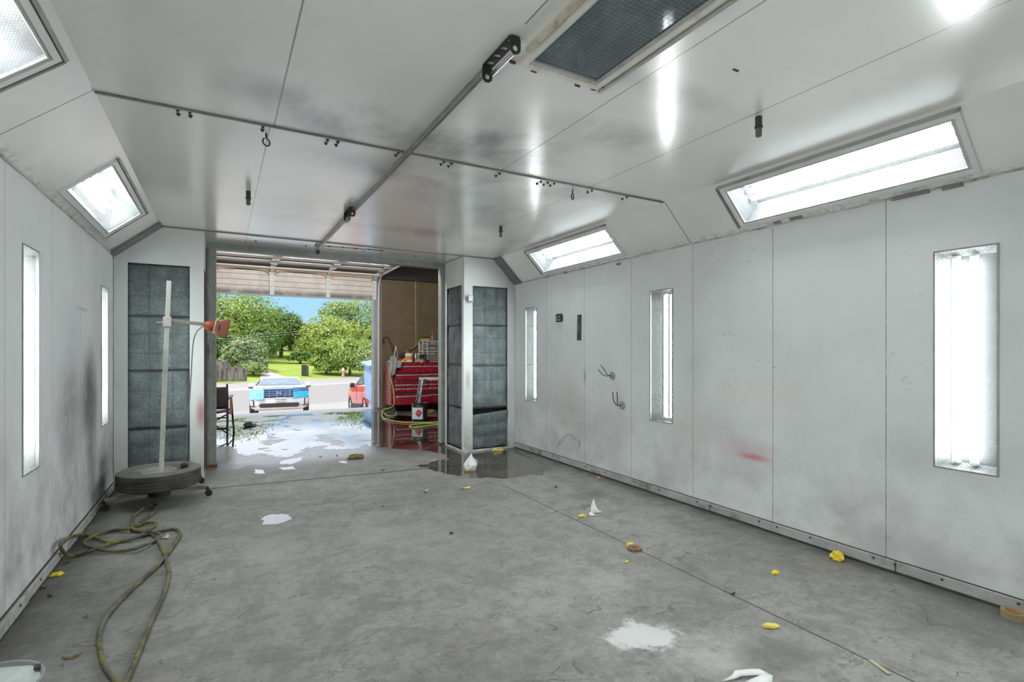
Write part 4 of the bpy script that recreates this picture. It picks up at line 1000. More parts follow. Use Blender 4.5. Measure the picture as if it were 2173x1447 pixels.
# ------------------------------------------------------------------ shop beyond the booth
BLK = mat_block(); SHOPW = paint('shop_wall_brown', (.12, .095, .07), .7, var=.15)
OU0, OU1, OZ = -1.55, 3.43, 3.12        # garage opening along the front wall
def gp(u, v, z): return at_g(u, v, z)
m = MB(); TW = .2
for (u0, u1, z0, z1) in [(-4.5, OU0, 0, 3.35), (OU1, 6.6, 0, 3.12), (OU0, OU1, OZ, 4.3), (-4.5, OU0, 3.35, 4.3), (OU1, 6.6, 3.12, 4.3)]:
    vs = [gp(u, v, z) for v in (0, TW) for u, z in ((u0, z0), (u1, z0), (u1, z1), (u0, z1))]
    m.add(vs, [(3, 2, 1, 0), (4, 5, 6, 7), (0, 1, 5, 4), (1, 2, 6, 5), (2, 3, 7, 6), (3, 0, 4, 7)])
structure(m.build('wall_front', BLK, smooth=0, uvs=lambda c: ((c - P0).dot(GD), c.z)))
structure(MB().box(0, 3.2, -.14, -.002, 3.10, 3.42, Matrix.Translation(at_g(OU1 + .02, 0, 0)) @ Matrix.Rotation(GROT, 4, 'Z')).build('trim_8', paint('dark_beam', (.035, .026, .02), .7), bevel=.005))
fa, fb = at_g(-4.5, 0, 0), at_g(6.6, 0, 0)
def quad(name, pts, mat): m = MB(); m.add(pts, [(0, 1, 2, 3)]); return structure(m.build(name, mat, smooth=0))
quad('wall_shop_left', [(-4.6, 6, 0), fa, (fa.x, fa.y, 4.3), (-4.6, 6, 4.3)], SHOPW)
quad('wall_shop_right', [(fb.x, 6, 0), fb, (fb.x, fb.y, 4.3), (fb.x, 6, 4.3)], SHOPW)
quad('ceiling_shop', [(-4.8, -3, 4.25), (fb.x, -3, 4.25), (fb.x + .1, fb.y + .2, 4.25), (-4.8, fa.y + .2, 4.25)], paint('dark_shop_roof', (.05, .042, .035), .8))
structure(holed((-4.6, fb.x), (0, 4.3), [(XL, XR, 0, ZC)], lambda u, v: (u, YD + .19, v)).build('wall_partition', SHOPW, smooth=0))
structure(MB().box(XL, -.13, YD + .03, YD + .2, 0, ZC).box(2.92, XR, YD + .03, YD + .2, 0, ZC).build('wall_booth_front', SHOPW))
# jambs
JB = paint('grey_jamb', (.36, .34, .34), .5, .3, var=.15)
MG = Matrix.Translation(P0) @ Matrix.Rotation(GROT, 4, 'Z')
structure(MB().box(OU1 - .07, OU1 + .07, -.05, .22, 0, OZ, MG).build('trim_9', JB, bevel=.004))
structure(MB().box(OU0 - .07, OU0 + .07, -.05, .22, 0, OZ, MG).build('trim_10', JB, bevel=.004))
structure(MB().box(OU1 + .075, OU1 + .13, -.03, .0, 0, OZ, MG).build('trim_11', paint('wood_jamb', (.28, .24, .19), .7), bevel=.004))

# sectional roll-up door
gd = thing('garage_door', 'half-open sectional roll-up door with pale ribbed panels above the doorway', 'garage door', P0, GROT)
PAN = mat_lines('ribbed_door_panel', (.88, .775, .69), (.34, .28, .24), 2, .118, .012, .5, .2, (2.76, 2.64))
PANH = paint('door_inner_panel', (.15, .115, .09), .6, var=.15); RIBL = paint('door_rib_pale', (.88, .80, .73), .5, var=.1)
u0, u1 = OU0 + .02, OU1 - .03
tilt = .055
m = MB(); m.add([(u0, -.06, 2.60), (u1, -.06, 2.60), (u1, -.06 - tilt, 3.10), (u0, -.06 - tilt, 3.10)], [(0, 1, 2, 3)])
m.build('bottom_panel', PAN, gd, smooth=0, solid=.04)
MB().box(u0, u1, -.1, -.03, 2.575, 2.605).build('bottom_seal', paint('seal_grey', (.45, .43, .42), .5), gd)
for zz in (2.70, 2.82, 2.94, 3.05):
    pass
ZH = 3.24
for k in range(4):      # sections running inwards under the roof
    v0 = -.16 - k * .54; v1 = v0 - .52
    zA, zB = (3.14, ZH) if k == 0 else (ZH, ZH)
    m = MB(); m.add([(u0, v0, zA), (u1, v0, zA), (u1, v1, zB), (u0, v1, zB)], [(0, 1, 2, 3)])
    sec = m.build('ceiling_panel', PANH, gd, smooth=0, solid=.03)
    m = MB()
    m.box(u0, u1, v0 - .34, v0 - .05, min(zA, zB) - .06 + (zB - zA) * .4, min(zA, zB) - .03 + (zB - zA) * .4)
    m.build('pan', RIBL, sec, bevel=.008)
STL = paint('door_stile', (.82, .77, .72), .5, .1, var=.12)
for u in (-.05, 1.15, 2.31, u1 - .05):
    st = MB(); st.add([(u - .045, -.105, 2.60), (u + .045, -.105, 2.60), (u + .045, -.105 - tilt, 3.10), (u - .045, -.105 - tilt, 3.10)], [(0, 1, 2, 3)])
    so = st.build('stile', STL, gd, smooth=0, solid=.02)
    mm = MB()
    for z in (2.68, 2.78, 2.87, 2.96, 3.05): mm.lathe([(0, .003), (.008, .003), (.008, 0)], 8, Matrix.Translation((u, -.109 - tilt * (z - 2.6) / .5, z)) @ Matrix.Rotation(math.pi / 2, 4, 'X'))
    mm.build('rivet', DARKM, so)
    for k in range(4):
        v0 = -.16 - k * .54; zA, zB = (3.12, ZH) if k == 0 else (ZH, ZH)
        MB().bar((u, v0, zA - .055), (u, v0 - .5, zB - .055), .1, .02).build('stile', STL, gd, bevel=.002)
        MB().box(u - .07, u + .07, v0 - .05, v0 + .06, zA - .085, zA - .05).build('hinge', STEEL, gd, bevel=.006)
# cardboard strips hanging in the first gap
for k, (ua, ub) in enumerate([(.12, 1.08), (1.22, 2.26), (2.36, 3.3)]):
    def P(s, t): 
        sg_ = .06 * math.sin(math.pi * s) * (1 if k < 2 else .35)
        return (ua + (ub - ua) * s, -.20 - t * .05, 3.08 + .1 * t + sg_ * (1 - t) * .6 - .03 * (k < 2) * (1 if abs(s - .5) > .45 else 0))
    MB().grid(P, 16, 3).build('liner_strip', paint('tan_cardboard', (.78, .52, .30), .75, var=.08), gd, smooth=50, solid=.006)['label'] = 'tan cardboard strip in the door fold'
trk = thing('door_track', 'steel overhead track of the roll-up door beside the block wall', 'track', P0, GROT)
cur = [(OU1 + .02, -.10, 0.05), (OU1 + .02, -.10, 2.75)] + [(OU1 + .02, -.10 - .35 * (1 - math.cos(a)), 2.80 + .35 * math.sin(a)) for a in [math.radians(k * 15) for k in range(7)]] + [(OU1 + .02, -2.9, 3.17)]
mm = MB()
for i in range(len(cur) - 1): mm.bar(cur[i], cur[i + 1], .05, .03, Vector((1, 0, 0)))
mm.build('channel', STL, trk)
for v in (-1.2, -2.4): MB().bar((OU1 + .03, v, 3.18), (OU1 + .03, v, 4.2), .03, .005).build('hanger', STEEL, trk)

# ------------------------------------------------------------------ tool chest and what stands on it
CX0, CX1, CY0, CY1, CZ0, CZ1 = 3.33, 4.78, 11.36, 11.98, .15, 1.125
tc = thing('tool_chest', 'red rolling tool chest with many drawers against the block wall', 'tool chest', ((CX0 + CX1) / 2, (CY0 + CY1) / 2, 0), math.radians(-3))
hw, hd_ = (CX1 - CX0) / 2, (CY1 - CY0) / 2
m = MB(); m.box(-hw, hw, -hd_ + .01, hd_, CZ0, CZ1); m.build('cabinet', REDP, tc, bevel=.006)
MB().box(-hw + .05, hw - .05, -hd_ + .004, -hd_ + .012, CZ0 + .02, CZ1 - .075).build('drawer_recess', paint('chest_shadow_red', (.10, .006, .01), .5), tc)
DR = [(.895, 1.035), (.725, .845), (.63, .705), (.54, .615), (.45, .525), (.18, .37)]
OPEN = {(1, 0): .10, (5, 0): .16}
for r_, (z0, z1) in enumerate(DR):
    for c_i, (x0, x1) in enumerate([(-hw + .075, .12), (.14, hw - .06)] if r_ else [(-hw + .075, hw - .06)]):
        op = OPEN.get((r_, c_i), .0)
        d = MB().box(x0, x1, -hd_ - .012 - op, -hd_ + .012, z0, z1).build('drawer', REDP, tc, bevel=.004)
        MB().box(x0, x1, -hd_ - .024 - op, -hd_ - .010 - op, z1 - .018, z1 + .006).build('pull_trim', CHROME, d, bevel=.003)
for x, y in [(-hw + .1, -hd_ + .1), (-hw + .1, hd_ - .1), (hw - .1, -hd_ + .1), (hw - .1, hd_ - .1)]:
    cs = MB().box(x - .03, x + .03, y - .03, y + .03, .11, .15).build('caster', DARKM, tc)
    MB().lathe([(0, -.02), (.05, -.02), (.06, -.012), (.06, .012), (.05, .02), (0, .02)], 18, Matrix.Translation((x, y, .061)) @ Matrix.Rotation(math.pi / 2, 4, 'Y')).build('caster_wheel', BLACKP, cs)
def on_chest(px, py, y=11.5):
    y += .09
    d = ray(px, py); t = y / d.y; return Vector((d.x * t, y, CZ1))
p = on_chest(868, 772, 11.42)
ju = thing('plastic_jug', 'white plastic tub with orange label on the tool chest', 'tub', p)
MB().lathe([(0, 0), (.082, 0), (.088, .01), (.09, .2), (.084, .205), (.0, .2)], 24).build('tub', WPLAST, ju, smooth=30)
MB().lathe([(.0905, .055), (.0915, .06), (.0915, .14), (.0905, .145)], 24).build('label', paint('orange_label', (.75, .27, .02), .5, var=.25, scale=18), ju)
p = on_chest(866, 755, 11.56)
sp_ = thing('spray_bottle', 'red spray bottle with black cap behind the orange-label tub', 'bottle', p)
MB().lathe([(0, 0), (.036, 0), (.038, .01), (.038, .22), (.03, .25), (.014, .27), (.0, .27)], 18).build('bottle', paint('red_bottle', (.55, .03, .05), .4), sp_)
MB().lathe([(.0, .265), (.016, .265), (.016, .3), (0, .302)], 12).build('cap', BLACKP, sp_)
MB().lathe([(.0385, .03), (.0388, .1), (.0385, .16)], 18, None, 2.4, 3.9).build('white_stripe', WPLAST, sp_)
p = on_chest(835, 770, 11.40)
di = thing('sanding_disc', 'pale green round sanding disc leaning at the chest corner', 'disc', p)
MB().lathe([(0, -.004), (.082, -.004), (.085, 0), (.082, .004), (0, .004)], 32, Matrix.Translation((0, .02, .075)) @ Matrix.Rotation(math.radians(-20), 4, 'Y') @ Matrix.Rotation(math.radians(62), 4, 'X')).build('disc', paint('green_disc', (.26, .33, .22), .7), di)
p = on_chest(853, 769, 11.36)
crumple('yellow_tape_tangle', 'tangled yellow tape on the chest beside the green disc', 'tape', Vector((p.x, p.y, 0)), .07, .03, .025, YELLOW, 3.3, None, .1).location.z = CZ1 + .001
p = on_chest(859, 765, 11.34)
tr_ = thing('white_ring', 'small white tape ring standing between yellow tape and tub', 'tape', p)
MB().tube([(.034 * math.cos(a), 0, .042 + .034 * math.sin(a)) for a in [k * math.tau / 20 for k in range(20)]], .009, 8, True).build('ring', WPLAST, tr_)
p = on_chest(886, 769, 11.38)
cb = thing('cardboard_flap', 'torn brown cardboard piece hanging over the chest front', 'cardboard', p)
m = MB(); m.prism([(-.07, .06), (.05, .07), (.08, .0), (.06, -.05), (.03, -.03), (-.07, .0)], -.004, .004, Matrix.Translation((0, -.125, .012)) @ Matrix.Rotation(math.radians(58), 4, 'X')); m.build('flap', CARD, cb)
p0_, p1_ = on_chest(892, 768, 11.64), on_chest(928, 768, 11.64)
og = thing('drawer_organiser', 'white plastic drawer tower with clear drawers on the chest', 'organiser', (p0_ + p1_) / 2)
ow = (p1_.x - p0_.x) / 2; oh = .50
OPL = paint('cream_plastic', (.62, .58, .53), .4); CLR = paint('clear_drawer_plastic', (.20, .18, .165), .15, var=.25, spec=.6)
MB().box(-ow, ow, -.14, .14, oh - .02, oh).box(-ow, ow, -.14, .14, .235, .255).box(-ow, ow, -.14, .14, 0, .015).build('shelf', OPL, og, bevel=.003)
for x in (-ow + .012, -ow * .42, ow - .012): MB().bar((x, -.13, 0), (x, -.13, oh), .022, .022).build('upright', OPL, og, bevel=.003)
MB().box(-ow, ow, .125, .14, 0, oh).build('back_panel', OPL, og)
for z0, z1 in ((.375, .475), (.265, .36), (.03, .225)):
    d = MB().box(-ow * .36, ow - .03, -.135, .11, z0, z1).build('drawer', CLR, og, bevel=.004)
    MB().box(-.02, .09, -.15, -.135, z1 - .045, z1 - .025).build('handle', OPL, d, bevel=.003)
    MB().box(-ow + .025, -ow * .47, -.13, .11, z0 + .01, z1 - .01).build('side_drawer', CLR, og, bevel=.003)
for z in (.31, .37, .43): MB().bar((-ow, -.135, z), (-ow * .42, -.135, z), .012, .012).build('side_rail', OPL, og)
p = Vector((p0_.x + .30, 11.73, CZ1 + oh + .001))
bt = thing('pump_bottle', 'pinkish pump bottle on top of the drawer tower', 'bottle', p)
MB().lathe([(0, 0), (.045, 0), (.048, .01), (.046, .1), (.03, .14), (.012, .15), (0, .15)], 16).build('bottle', paint('pink_bottle', (.30, .13, .09), .4), bt)
MB().lathe([(0, .15), (.014, .15), (.014, .18), (.022, .185), (.022, .21), (0, .215)], 12).build('cap', paint('orange_cap', (.6, .25, .05), .4), bt)
p = Vector((p0_.x + .11, 11.72, CZ1 + oh + .001))
yb = thing('yellow_box', 'small yellow tray of bits on top of the drawer tower', 'box', p)
MB().box(-.1, .1, -.06, .06, 0, .06).build('box', paint('dull_yellow_box', (.45, .28, .06), .6), yb, bevel=.006)
MB().box(-.09, .09, -.05, .05, .06, .09).build('dark_lid', BLACKP, yb, bevel=.01)
p = on_chest(840, 768, 11.62)
wb = thing('squeeze_bottle', 'white squeeze bottle standing behind the green disc', 'bottle', p)
MB().lathe([(0, 0), (.035, 0), (.038, .05), (.036, .24), (.02, .29), (0, .29)], 16).build('bottle', paint('grey_white_bottle', (.55, .55, .56), .4), wb)
MB().lathe([(0, .285), (.018, .285), (.014, .34), (.006, .38), (0, .38)], 12).build('nozzle', WPLAST, wb)
MB().box(-.03, .005, -.06, -.036, .05, .26).build('black_side', BLACKP, wb, bevel=.01)
for k, (px, w_, h_, y_, mat, nm, lab, cat) in enumerate([
    (826, .10, .13, 11.72, paint('dark_brown_case', (.05, .035, .03), .6), 'tool_case', 'dark brown tool case behind the hanging grey rag', 'case'),
    (851, .09, .20, 11.70, BLACKP, 'power_tool', 'black tool body behind the tub, next to the squeeze bottle', 'tool'),
    (858, .08, .23, 11.74, paint('charcoal_case', (.03, .03, .032), .5), 'tool_case', 'tall charcoal case behind the red spray bottle', 'case'),
    (880, .15, .20, 11.76, paint('olive_case', (.05, .05, .04), .6), 'tool_case', 'wide olive case between the spray bottle and drawer tower', 'case')]):
    q_ = on_chest(px, 768, y_); t = thing(nm, lab, cat, q_)
    MB().box(-w_ / 2, w_ / 2, -.04, .04, 0, h_ * .85).build('body', mat, t, bevel=.012)
    MB().tube([(-w_ * .3, 0, h_ * .84), (-w_ * .25, 0, h_), (w_ * .25, 0, h_), (w_ * .3, 0, h_ * .84)], .008, 6).build('handle', DARKM, t)
q_ = on_chest(851, 766, 11.53)
rt = thing('red_tray', 'low red tray on the chest behind the yellow tape', 'tray', q_)
MB().box(-.10, .09, -.03, .03, 0, .012).box(-.10, .09, -.03, -.022, 0, .085).box(-.10, .09, .022, .03, 0, .085).box(-.10, -.09, -.03, .03, 0, .085).box(.08, .09, -.03, .03, 0, .085).build('tray', paint('tray_red', (.45, .05, .02), .4), rt)
for k, (px, mat, lab) in enumerate([(882, paint('chrome_can', (.45, .4, .4), .25, .6), 'small metal can with speckled side beside the cardboard flap'), (888, paint('lilac_can', (.35, .25, .3), .4), 'small lilac can next to the speckled metal can')]):
    q_ = on_chest(px, 768, 11.50 + k * .05); t = thing('small_can', lab, 'can', q_)
    MB().lathe([(0, 0), (.04, 0), (.042, .006), (.04, .15), (.03, .17), (0, .17)], 16).build('can', mat, t)
    MB().lathe([(0, .17), (.022, .17), (.022, .2), (0, .205)], 12).build('cap', WPLAST, t)
q_ = on_chest(897, 770, 11.40)
dr = thing('drill', 'black pistol-grip power tool lying before the drawer tower', 'tool', q_)
MB().tube([(-.08, 0, .13), (.03, .01, .15), (.1, .02, .145)], [.02, .035, .03], 10).build('motor_body', BLACKP, dr)
MB().bar((.05, .0, .14), (.09, -.03, .02), .035, .045).build('grip', BLACKP, dr, bevel=.01)
MB().box(.05, .14, -.07, .0, 0, .045).build('battery', BLACKP, dr, bevel=.006)
# grey rag over the chest corner
rg = None
def ragP(s, t):
    x = CX0 - .09 + s * .26; w = .02 * math.sin(s * 17 + t * 3) + .012 * mnoise.noise(Vector((s * 5, t * 4, 2)))
    if t < .35: return (x + .02 * math.sin(t * 9), CY0 + .1 - t * .55 + w * .5, CZ1 + .012 + .03 * abs(math.sin(s * 9)) * (1 - t))
    k = (t - .35) / .65
    return (x - .05 * k * (1 - s) + .04 * k * (s < .3), CY0 - .10 - .012 + w * .8 - .02 * math.sin(k * 3), CZ1 + .01 - k * (.13 + .17 * math.sin(min(1, s * 1.6) * math.pi) ** .6))
tag(MB().grid(ragP, 30, 26).build('shop_rag', paint('grey_rag', (.30, .30, .315), .8, var=.2, scale=12, dirt=(.6, .6, .62), dirt_amt=.5), smooth=50, solid=.004), 'crumpled grey rag draped over the corner of the tool chest', 'rag')
# grease gun hanging on the jamb
hx = at_g(OU1 + .16, -.03, 1.62)
gg = thing('grease_gun', 'red-handled grease gun with black hose hanging on the jamb', 'grease gun', hx, GROT)
MB().tube(smooth_path([(0, 0, .06), (.06, -.02, .10), (.12, -.02, .06), (.17, -.02, -.04), (.2, -.02, -.12)], 5), .011, 7).build('hose', BLACKP, gg)
MB().tube([(.2, -.02, -.11), (.235, -.02, -.26)], .022, 10).build('red_grip', paint('dull_red_grip', (.22, .02, .015), .5), gg)
MB().box(-.02, .02, -.02, .012, -.08, .06).build('bracket', BLACKP, gg)

# ------------------------------------------------------------------ yellow hose in the shop
g = G('lime_hose'); o_ = g.obj()
g.set(col=g.mix(g.mr(g.noise(o_, 8, 4), .4, .6), (.42, .40, .10), (.30, .30, .08)), rough=.45); LIME = g.m
hz = lambda u, v, z: at_g(u, v, z)
pts = [hz(4.38, -.06, 3.3), hz(4.385, -.06, 2.4), hz(4.39, -.06, 1.65), hz(4.37, -.07, 1.50), hz(4.2, -.12, 1.42), hz(4.03, -.22, 1.36)]
tag(MB().tube(smooth_path(pts, 6), .013, 8).build('hanging_hose', LIME), 'yellow-green hose hanging straight down the block wall behind the chest', 'hose')
pts = [hz(4.445, -.06, 3.3), hz(4.45, -.06, 2.2), hz(4.445, -.06, 1.7), hz(4.40, -.09, 1.50)]
tag(MB().tube(smooth_path(pts, 6), .011, 8).build('hanging_hose', paint('dark_lime_hose', (.20, .19, .05), .5), smooth=60), 'second darker hose strand beside the hanging yellow-green hose', 'hose')
fp = lambda cx, cy, z=.015: at_z(760 + cx / 4.825, 640 + cy / 4.825, z)
h0 = Vector((CX0 - .10, CY0 - .1, 1.03))
flo = [fp(248, 1110), fp(290, 1160), fp(350, 1172), (fp(393, 1155)), fp(385, 1120), fp(340, 1103), fp(290, 1105), fp(255, 1130), fp(243, 1165, .03), fp(262, 1195), fp(320, 1215), fp(430, 1232), fp(560, 1238), fp(700, 1238), fp(860, 1228), fp(1050, 1232), fp(1150, 1245), fp(1050, 1256), fp(860, 1250), fp(700, 1246), fp(590, 1258), fp(532, 1272), fp(548, 1288), fp(640, 1287), fp(760, 1268), fp(900, 1252, .03), fp(1000, 1240, .04)]
pts = [h0, h0 + Vector((-.02, -.15, -.2)), h0 + Vector((.02, -.25, -.5)), Vector((CX0 - .11, CY0 - .45, .2))] + flo
for p in pts[4:]: p.y = p.y
tag(MB().tube(smooth_path(pts, 5), .014, 8).build('floor_hose', LIME, smooth=60), 'yellow-green hose trailing from chest corner and looping across wet floor', 'hose')

# solvent pail with hazard label
pp = Vector((3.39, 9.72, 0))
pl = thing('solvent_pail', 'black steel pail with white label and red hazard diamond', 'pail', pp)
MB().lathe([(0, 0), (.148, 0), (.152, .008), (.152, .10), (.155, .105), (.152, .11), (.152, .30), (.155, .305), (.152, .31), (.150, .345), (.157, .35), (.157, .362), (.146, .366), (.14, .355), (0, .355)], 40).build('pail_body', paint('pail_black', (.018, .018, .018), .35, var=.2), pl, smooth=30)
def lab(par, name, mat, a0, a1, z0, z1, r): return MB().grid(lambda s, t: (r * math.cos(a0 + (a1 - a0) * s), r * math.sin(a0 + (a1 - a0) * s), z0 + (z1 - z0) * t), 14, 2).build(name, mat, par)
af = math.atan2(-pp.y, -pp.x)
l_ = lab(pl, 'label', paint('pail_label', (.62, .62, .63), .5, var=.08, scale=40), af - 1.15, af + .42, .06, .285, .1545)
ac, rr = af - .10, .1553
dm = MB(); K = 10; cz = .175; hh = .082
rows = []
for j in range(-K, K + 1):
    z = cz + hh * j / K; wv = (1 - abs(j) / K) * .078 + .0004
    rows.append([(rr * math.cos(ac + k * wv / rr), rr * math.sin(ac + k * wv / rr), z) for k in (-1, -.5, 0, .5, 1)])
vs = [p for r in rows for p in r]; dm.add(vs, [(j * 5 + i, j * 5 + i + 1, (j + 1) * 5 + i + 1, (j + 1) * 5 + i) for j in range(2 * K) for i in range(4)])
dmo = dm.build('hazard_diamond', paint('hazard_red', (.36, .02, .035), .5), pl)
def arc_quad(m, a, z, w, h, r=.1562): m.add([(r * math.cos(ac + (a + sx * w / 2) / r), r * math.sin(ac + (a + sx * w / 2) / r), z + sz * h / 2) for sx, sz in ((-1, -1), (1, -1), (1, 1), (-1, 1))], [(0, 1, 2, 3)])
mk = MB()
for a, z, w, h in [(0, .222, .012, .016), (.0, .214, .018, .008), (0, .198, .022, .004), (-.026, .178, .012, .007), (-.01, .175, .014, .007), (.006, .172, .014, .007), (.022, .176, .012, .008), (0, .122, .008, .016)]: arc_quad(mk, a, z, w, h)
mk.build('hazard_marking', paint('hazard_pink', (.75, .35, .36), .5), dmo)
mk = MB(); arc_quad(mk, .062 + .0, .085, .012, .014); mk.build('label_dot', BLACKP, l_)
MB().tube([(.156 * math.cos(a), .156 * math.sin(a), .33 - .12 * math.sin((a - af - .2) / 2.6 * math.pi)) for a in [af + .2 + 2.6 * k / 14 for k in range(15)]], .004, 6).build('bail_handle', STEEL, pl)

# aluminium step platform, partly hidden by the door post
st0 = Vector((3.66, 10.25, 0))
sp = thing('work_platform', 'folding aluminium work platform with splayed legs behind the pail', 'step platform', st0, math.radians(-12))
MB().box(-.08, .95, -.16, .16, .78, .83).build('deck', paint('pale_deck', (.66, .66, .70), .35, .5), sp, bevel=.006)
for x0_, x1_ in ((-.04, -.16), (.9, 1.02)):
    for y0_, y1_ in ((-.14, -.24), (.14, .24)):
        l = MB().bar((x0_, y0_, .78), (x1_, y1_, .015), .045, .028).build('leg', ALU, sp, bevel=.004)
        MB().bar((x0_ + (x1_ - x0_) * .15, y0_ + (y1_ - y0_) * .15 - .016, .66), (x0_ + (x1_ - x0_) * .8, y0_ + (y1_ - y0_) * .8 - .016, .17), .012, .006).build('leg_groove', DARKM, l)
        MB().box(x1_ - .03, x1_ + .03, y1_ - .02, y1_ + .02, 0, .03).build('foot', BLACKP, l, bevel=.004)
    for f_ in (.35, .72):
        xx = x0_ + (x1_ - x0_) * f_; z = .78 - .765 * f_; yy = .14 + .1 * f_
        MB().bar((xx, -yy, z), (xx, yy, z), .03, .02).build('rung', ALU, sp, bevel=.003)
MB().box(-.02, .05, -.175, -.155, .72, .8).build('latch', BLACKP, sp, bevel=.005)
crumple('yellow_debris', 'yellow and brown debris on the floor under the tool chest', 'debris', Vector((4.05, 10.9, 0)), .12, .07, .05, paint('yellow_brown_debris', (.35, .22, .03), .7, var=.7, scale=40), 7.7, None, .2)

# ------------------------------------------------------------------ folding chair by the doorway
BR = paint('chair_black_frame', (.02, .017, .018), .4, .3); FAB = paint('chair_dark_fabric', (.022, .016, .014), .85, var=.3)
ch = thing('folding_chair', 'black folding director chair with its back to the booth', 'chair', (-.14, 9.62, 0), math.radians(-6))
cw = .25
for s in (-1, 1):
    MB().tube([(s * cw, -.30, .0), (s * cw, -.27, .30), (s * cw, -.25, .60)], .015, 8).build('rear_leg', BR, ch)
    MB().tube([(s * (cw + .03), .42, .0), (s * (cw + .015), .33, .32), (s * cw, .28, .63)], .015, 8).build('front_leg', BR, ch)
    MB().box(s * cw - .03, s * cw + .03, -.28, .34, .62, .645).build('armrest', BR, ch, bevel=.006)
    MB().tube([(s * cw, -.25, .60), (s * cw * .99, -.30, .86)], .014, 8).build('back_post', BR, ch)
    MB().tube([(s * cw, -.27, .40), (s * cw, .3, .42)], .012, 8).build('seat_rail', BR, ch)
    MB().tube([(s * cw, -.285, .12), (s * (cw + .02), .38, .12)], .011, 8).build('side_rail', BR, ch)
def backP(s, t): return (-cw - .01 + (2 * cw + .02) * s, -.25 - .055 * t - .035 * math.sin(math.pi * s), .465 + .35 * t)
MB().grid(backP, 12, 6).build('backrest', FAB, ch, solid=.01)
MB().grid(lambda s, t: (-cw + 2 * cw * s, -.24 + .5 * t, .425 - .03 * math.sin(math.pi * s)), 10, 6).build('seat', FAB, ch, solid=.008)
MB().bar((-cw, -.275, .42), (cw, -.275, .42), .025, .018).bar((-cw, -.28, .33), (cw, -.28, .33), .02, .016).bar((-cw, -.29, .16), (cw, -.29, .16), .024, .03).build('cross_bar', BR, ch)
for s in (-1, 1): MB().tube([(s * cw, -.28, .08), (-s * cw, .3, .36)], .011, 7).build('scissor_leg', BR, ch)
MB().box(cw + .0, cw + .012, .05, .3, .33, .60).build('side_pouch', paint('orange_pouch', (.45, .10, .04), .8), ch, bevel=.005)
bgk = thing('grey_bin', 'small pale bin standing on the floor past the folding chair', 'bin', (-.30, 10.95, 0))
MB().lathe([(0, 0), (.11, 0), (.13, .40), (.135, .42), (.125, .42), (.1, .02)], 20).build('bin_body', paint('pale_bin', (.4, .36, .33), .6), bgk)

# ------------------------------------------------------------------ yard
gm = mat_ground()
m = MB()
prof = [(.0, -.02), (.55, -.05), (3.0, -.86), (7.4, -1.0), (12.6, -1.42), (19, -1.36), (27, GZ), (60, GZ)]
prof = [(TW * 0 + .0, -.03)] + prof[1:]
m.grid(lambda s, t: at_g(-40 + 110 * s, prof[round(t * (len(prof) - 1))][0], prof[round(t * (len(prof) - 1))][1]), 11, len(prof) - 1)
structure(m.build('ground', gm, smooth=30))
sill = structure(MB().box(OU0, OU1, .0, .5, -.06, -.004, MG).build('trim_12', paint('pale_sill', (.5, .48, .48), .7), bevel=.01))
# grass bank rising past the road
kA, kB = at_z(447, 815, GZ), at_z(750, 800, GZ); KD = (kB - kA).normalized(); KN = Vector((-KD.y, KD.x, 0))
def kp(u, v, z): p = kA + KD * u + KN * v; return Vector((p.x, p.y, z))
def bankz(u, v): return GZ - .03 + min(v, .5) * .16 + max(0, v - 2.0) * .115 * (1 - min(1, v / 60) * .5) + .12 * mnoise.noise(Vector((u * .3, v * .3, 0)))
m = MB().grid(lambda s, t: kp(-50 + 110 * s, (t ** 1.5) * 60, bankz(-50 + 110 * s, (t ** 1.5) * 60)), 60, 40)
gb = structure(m.build('lawn', mat_grass(), smooth=60))
# footpath climbing the bank
pa = [(548, 800), (566, 794), (573, 788), (568, 783)]
def bank_at(px, v):
    d = ray(px, HY); t = (kA + KN * v).dot(KN) / (d.dot(KN)); p = d * t; u = (p - kA).dot(KD); return Vector((p.x, p.y, bankz(u, v)))
l1 = [bank_at(px, v) + Vector((0, 0, .06)) for px, v in ((556, .1), (552, 2.5), (553, 5), (557, 8))]; r1 = [bank_at(px, v) + Vector((0, 0, .06)) for px, v in ((632, .1), (604, 2.5), (582, 5), (566, 8))]
m = MB(); m.add([p for q2 in zip(l1, r1) for p in q2], [(2 * i, 2 * i + 1, 2 * i + 3, 2 * i + 2) for i in range(3)])
structure(m.build('path', paint('path_concrete', (.48, .44, .42), .8), smooth=0))

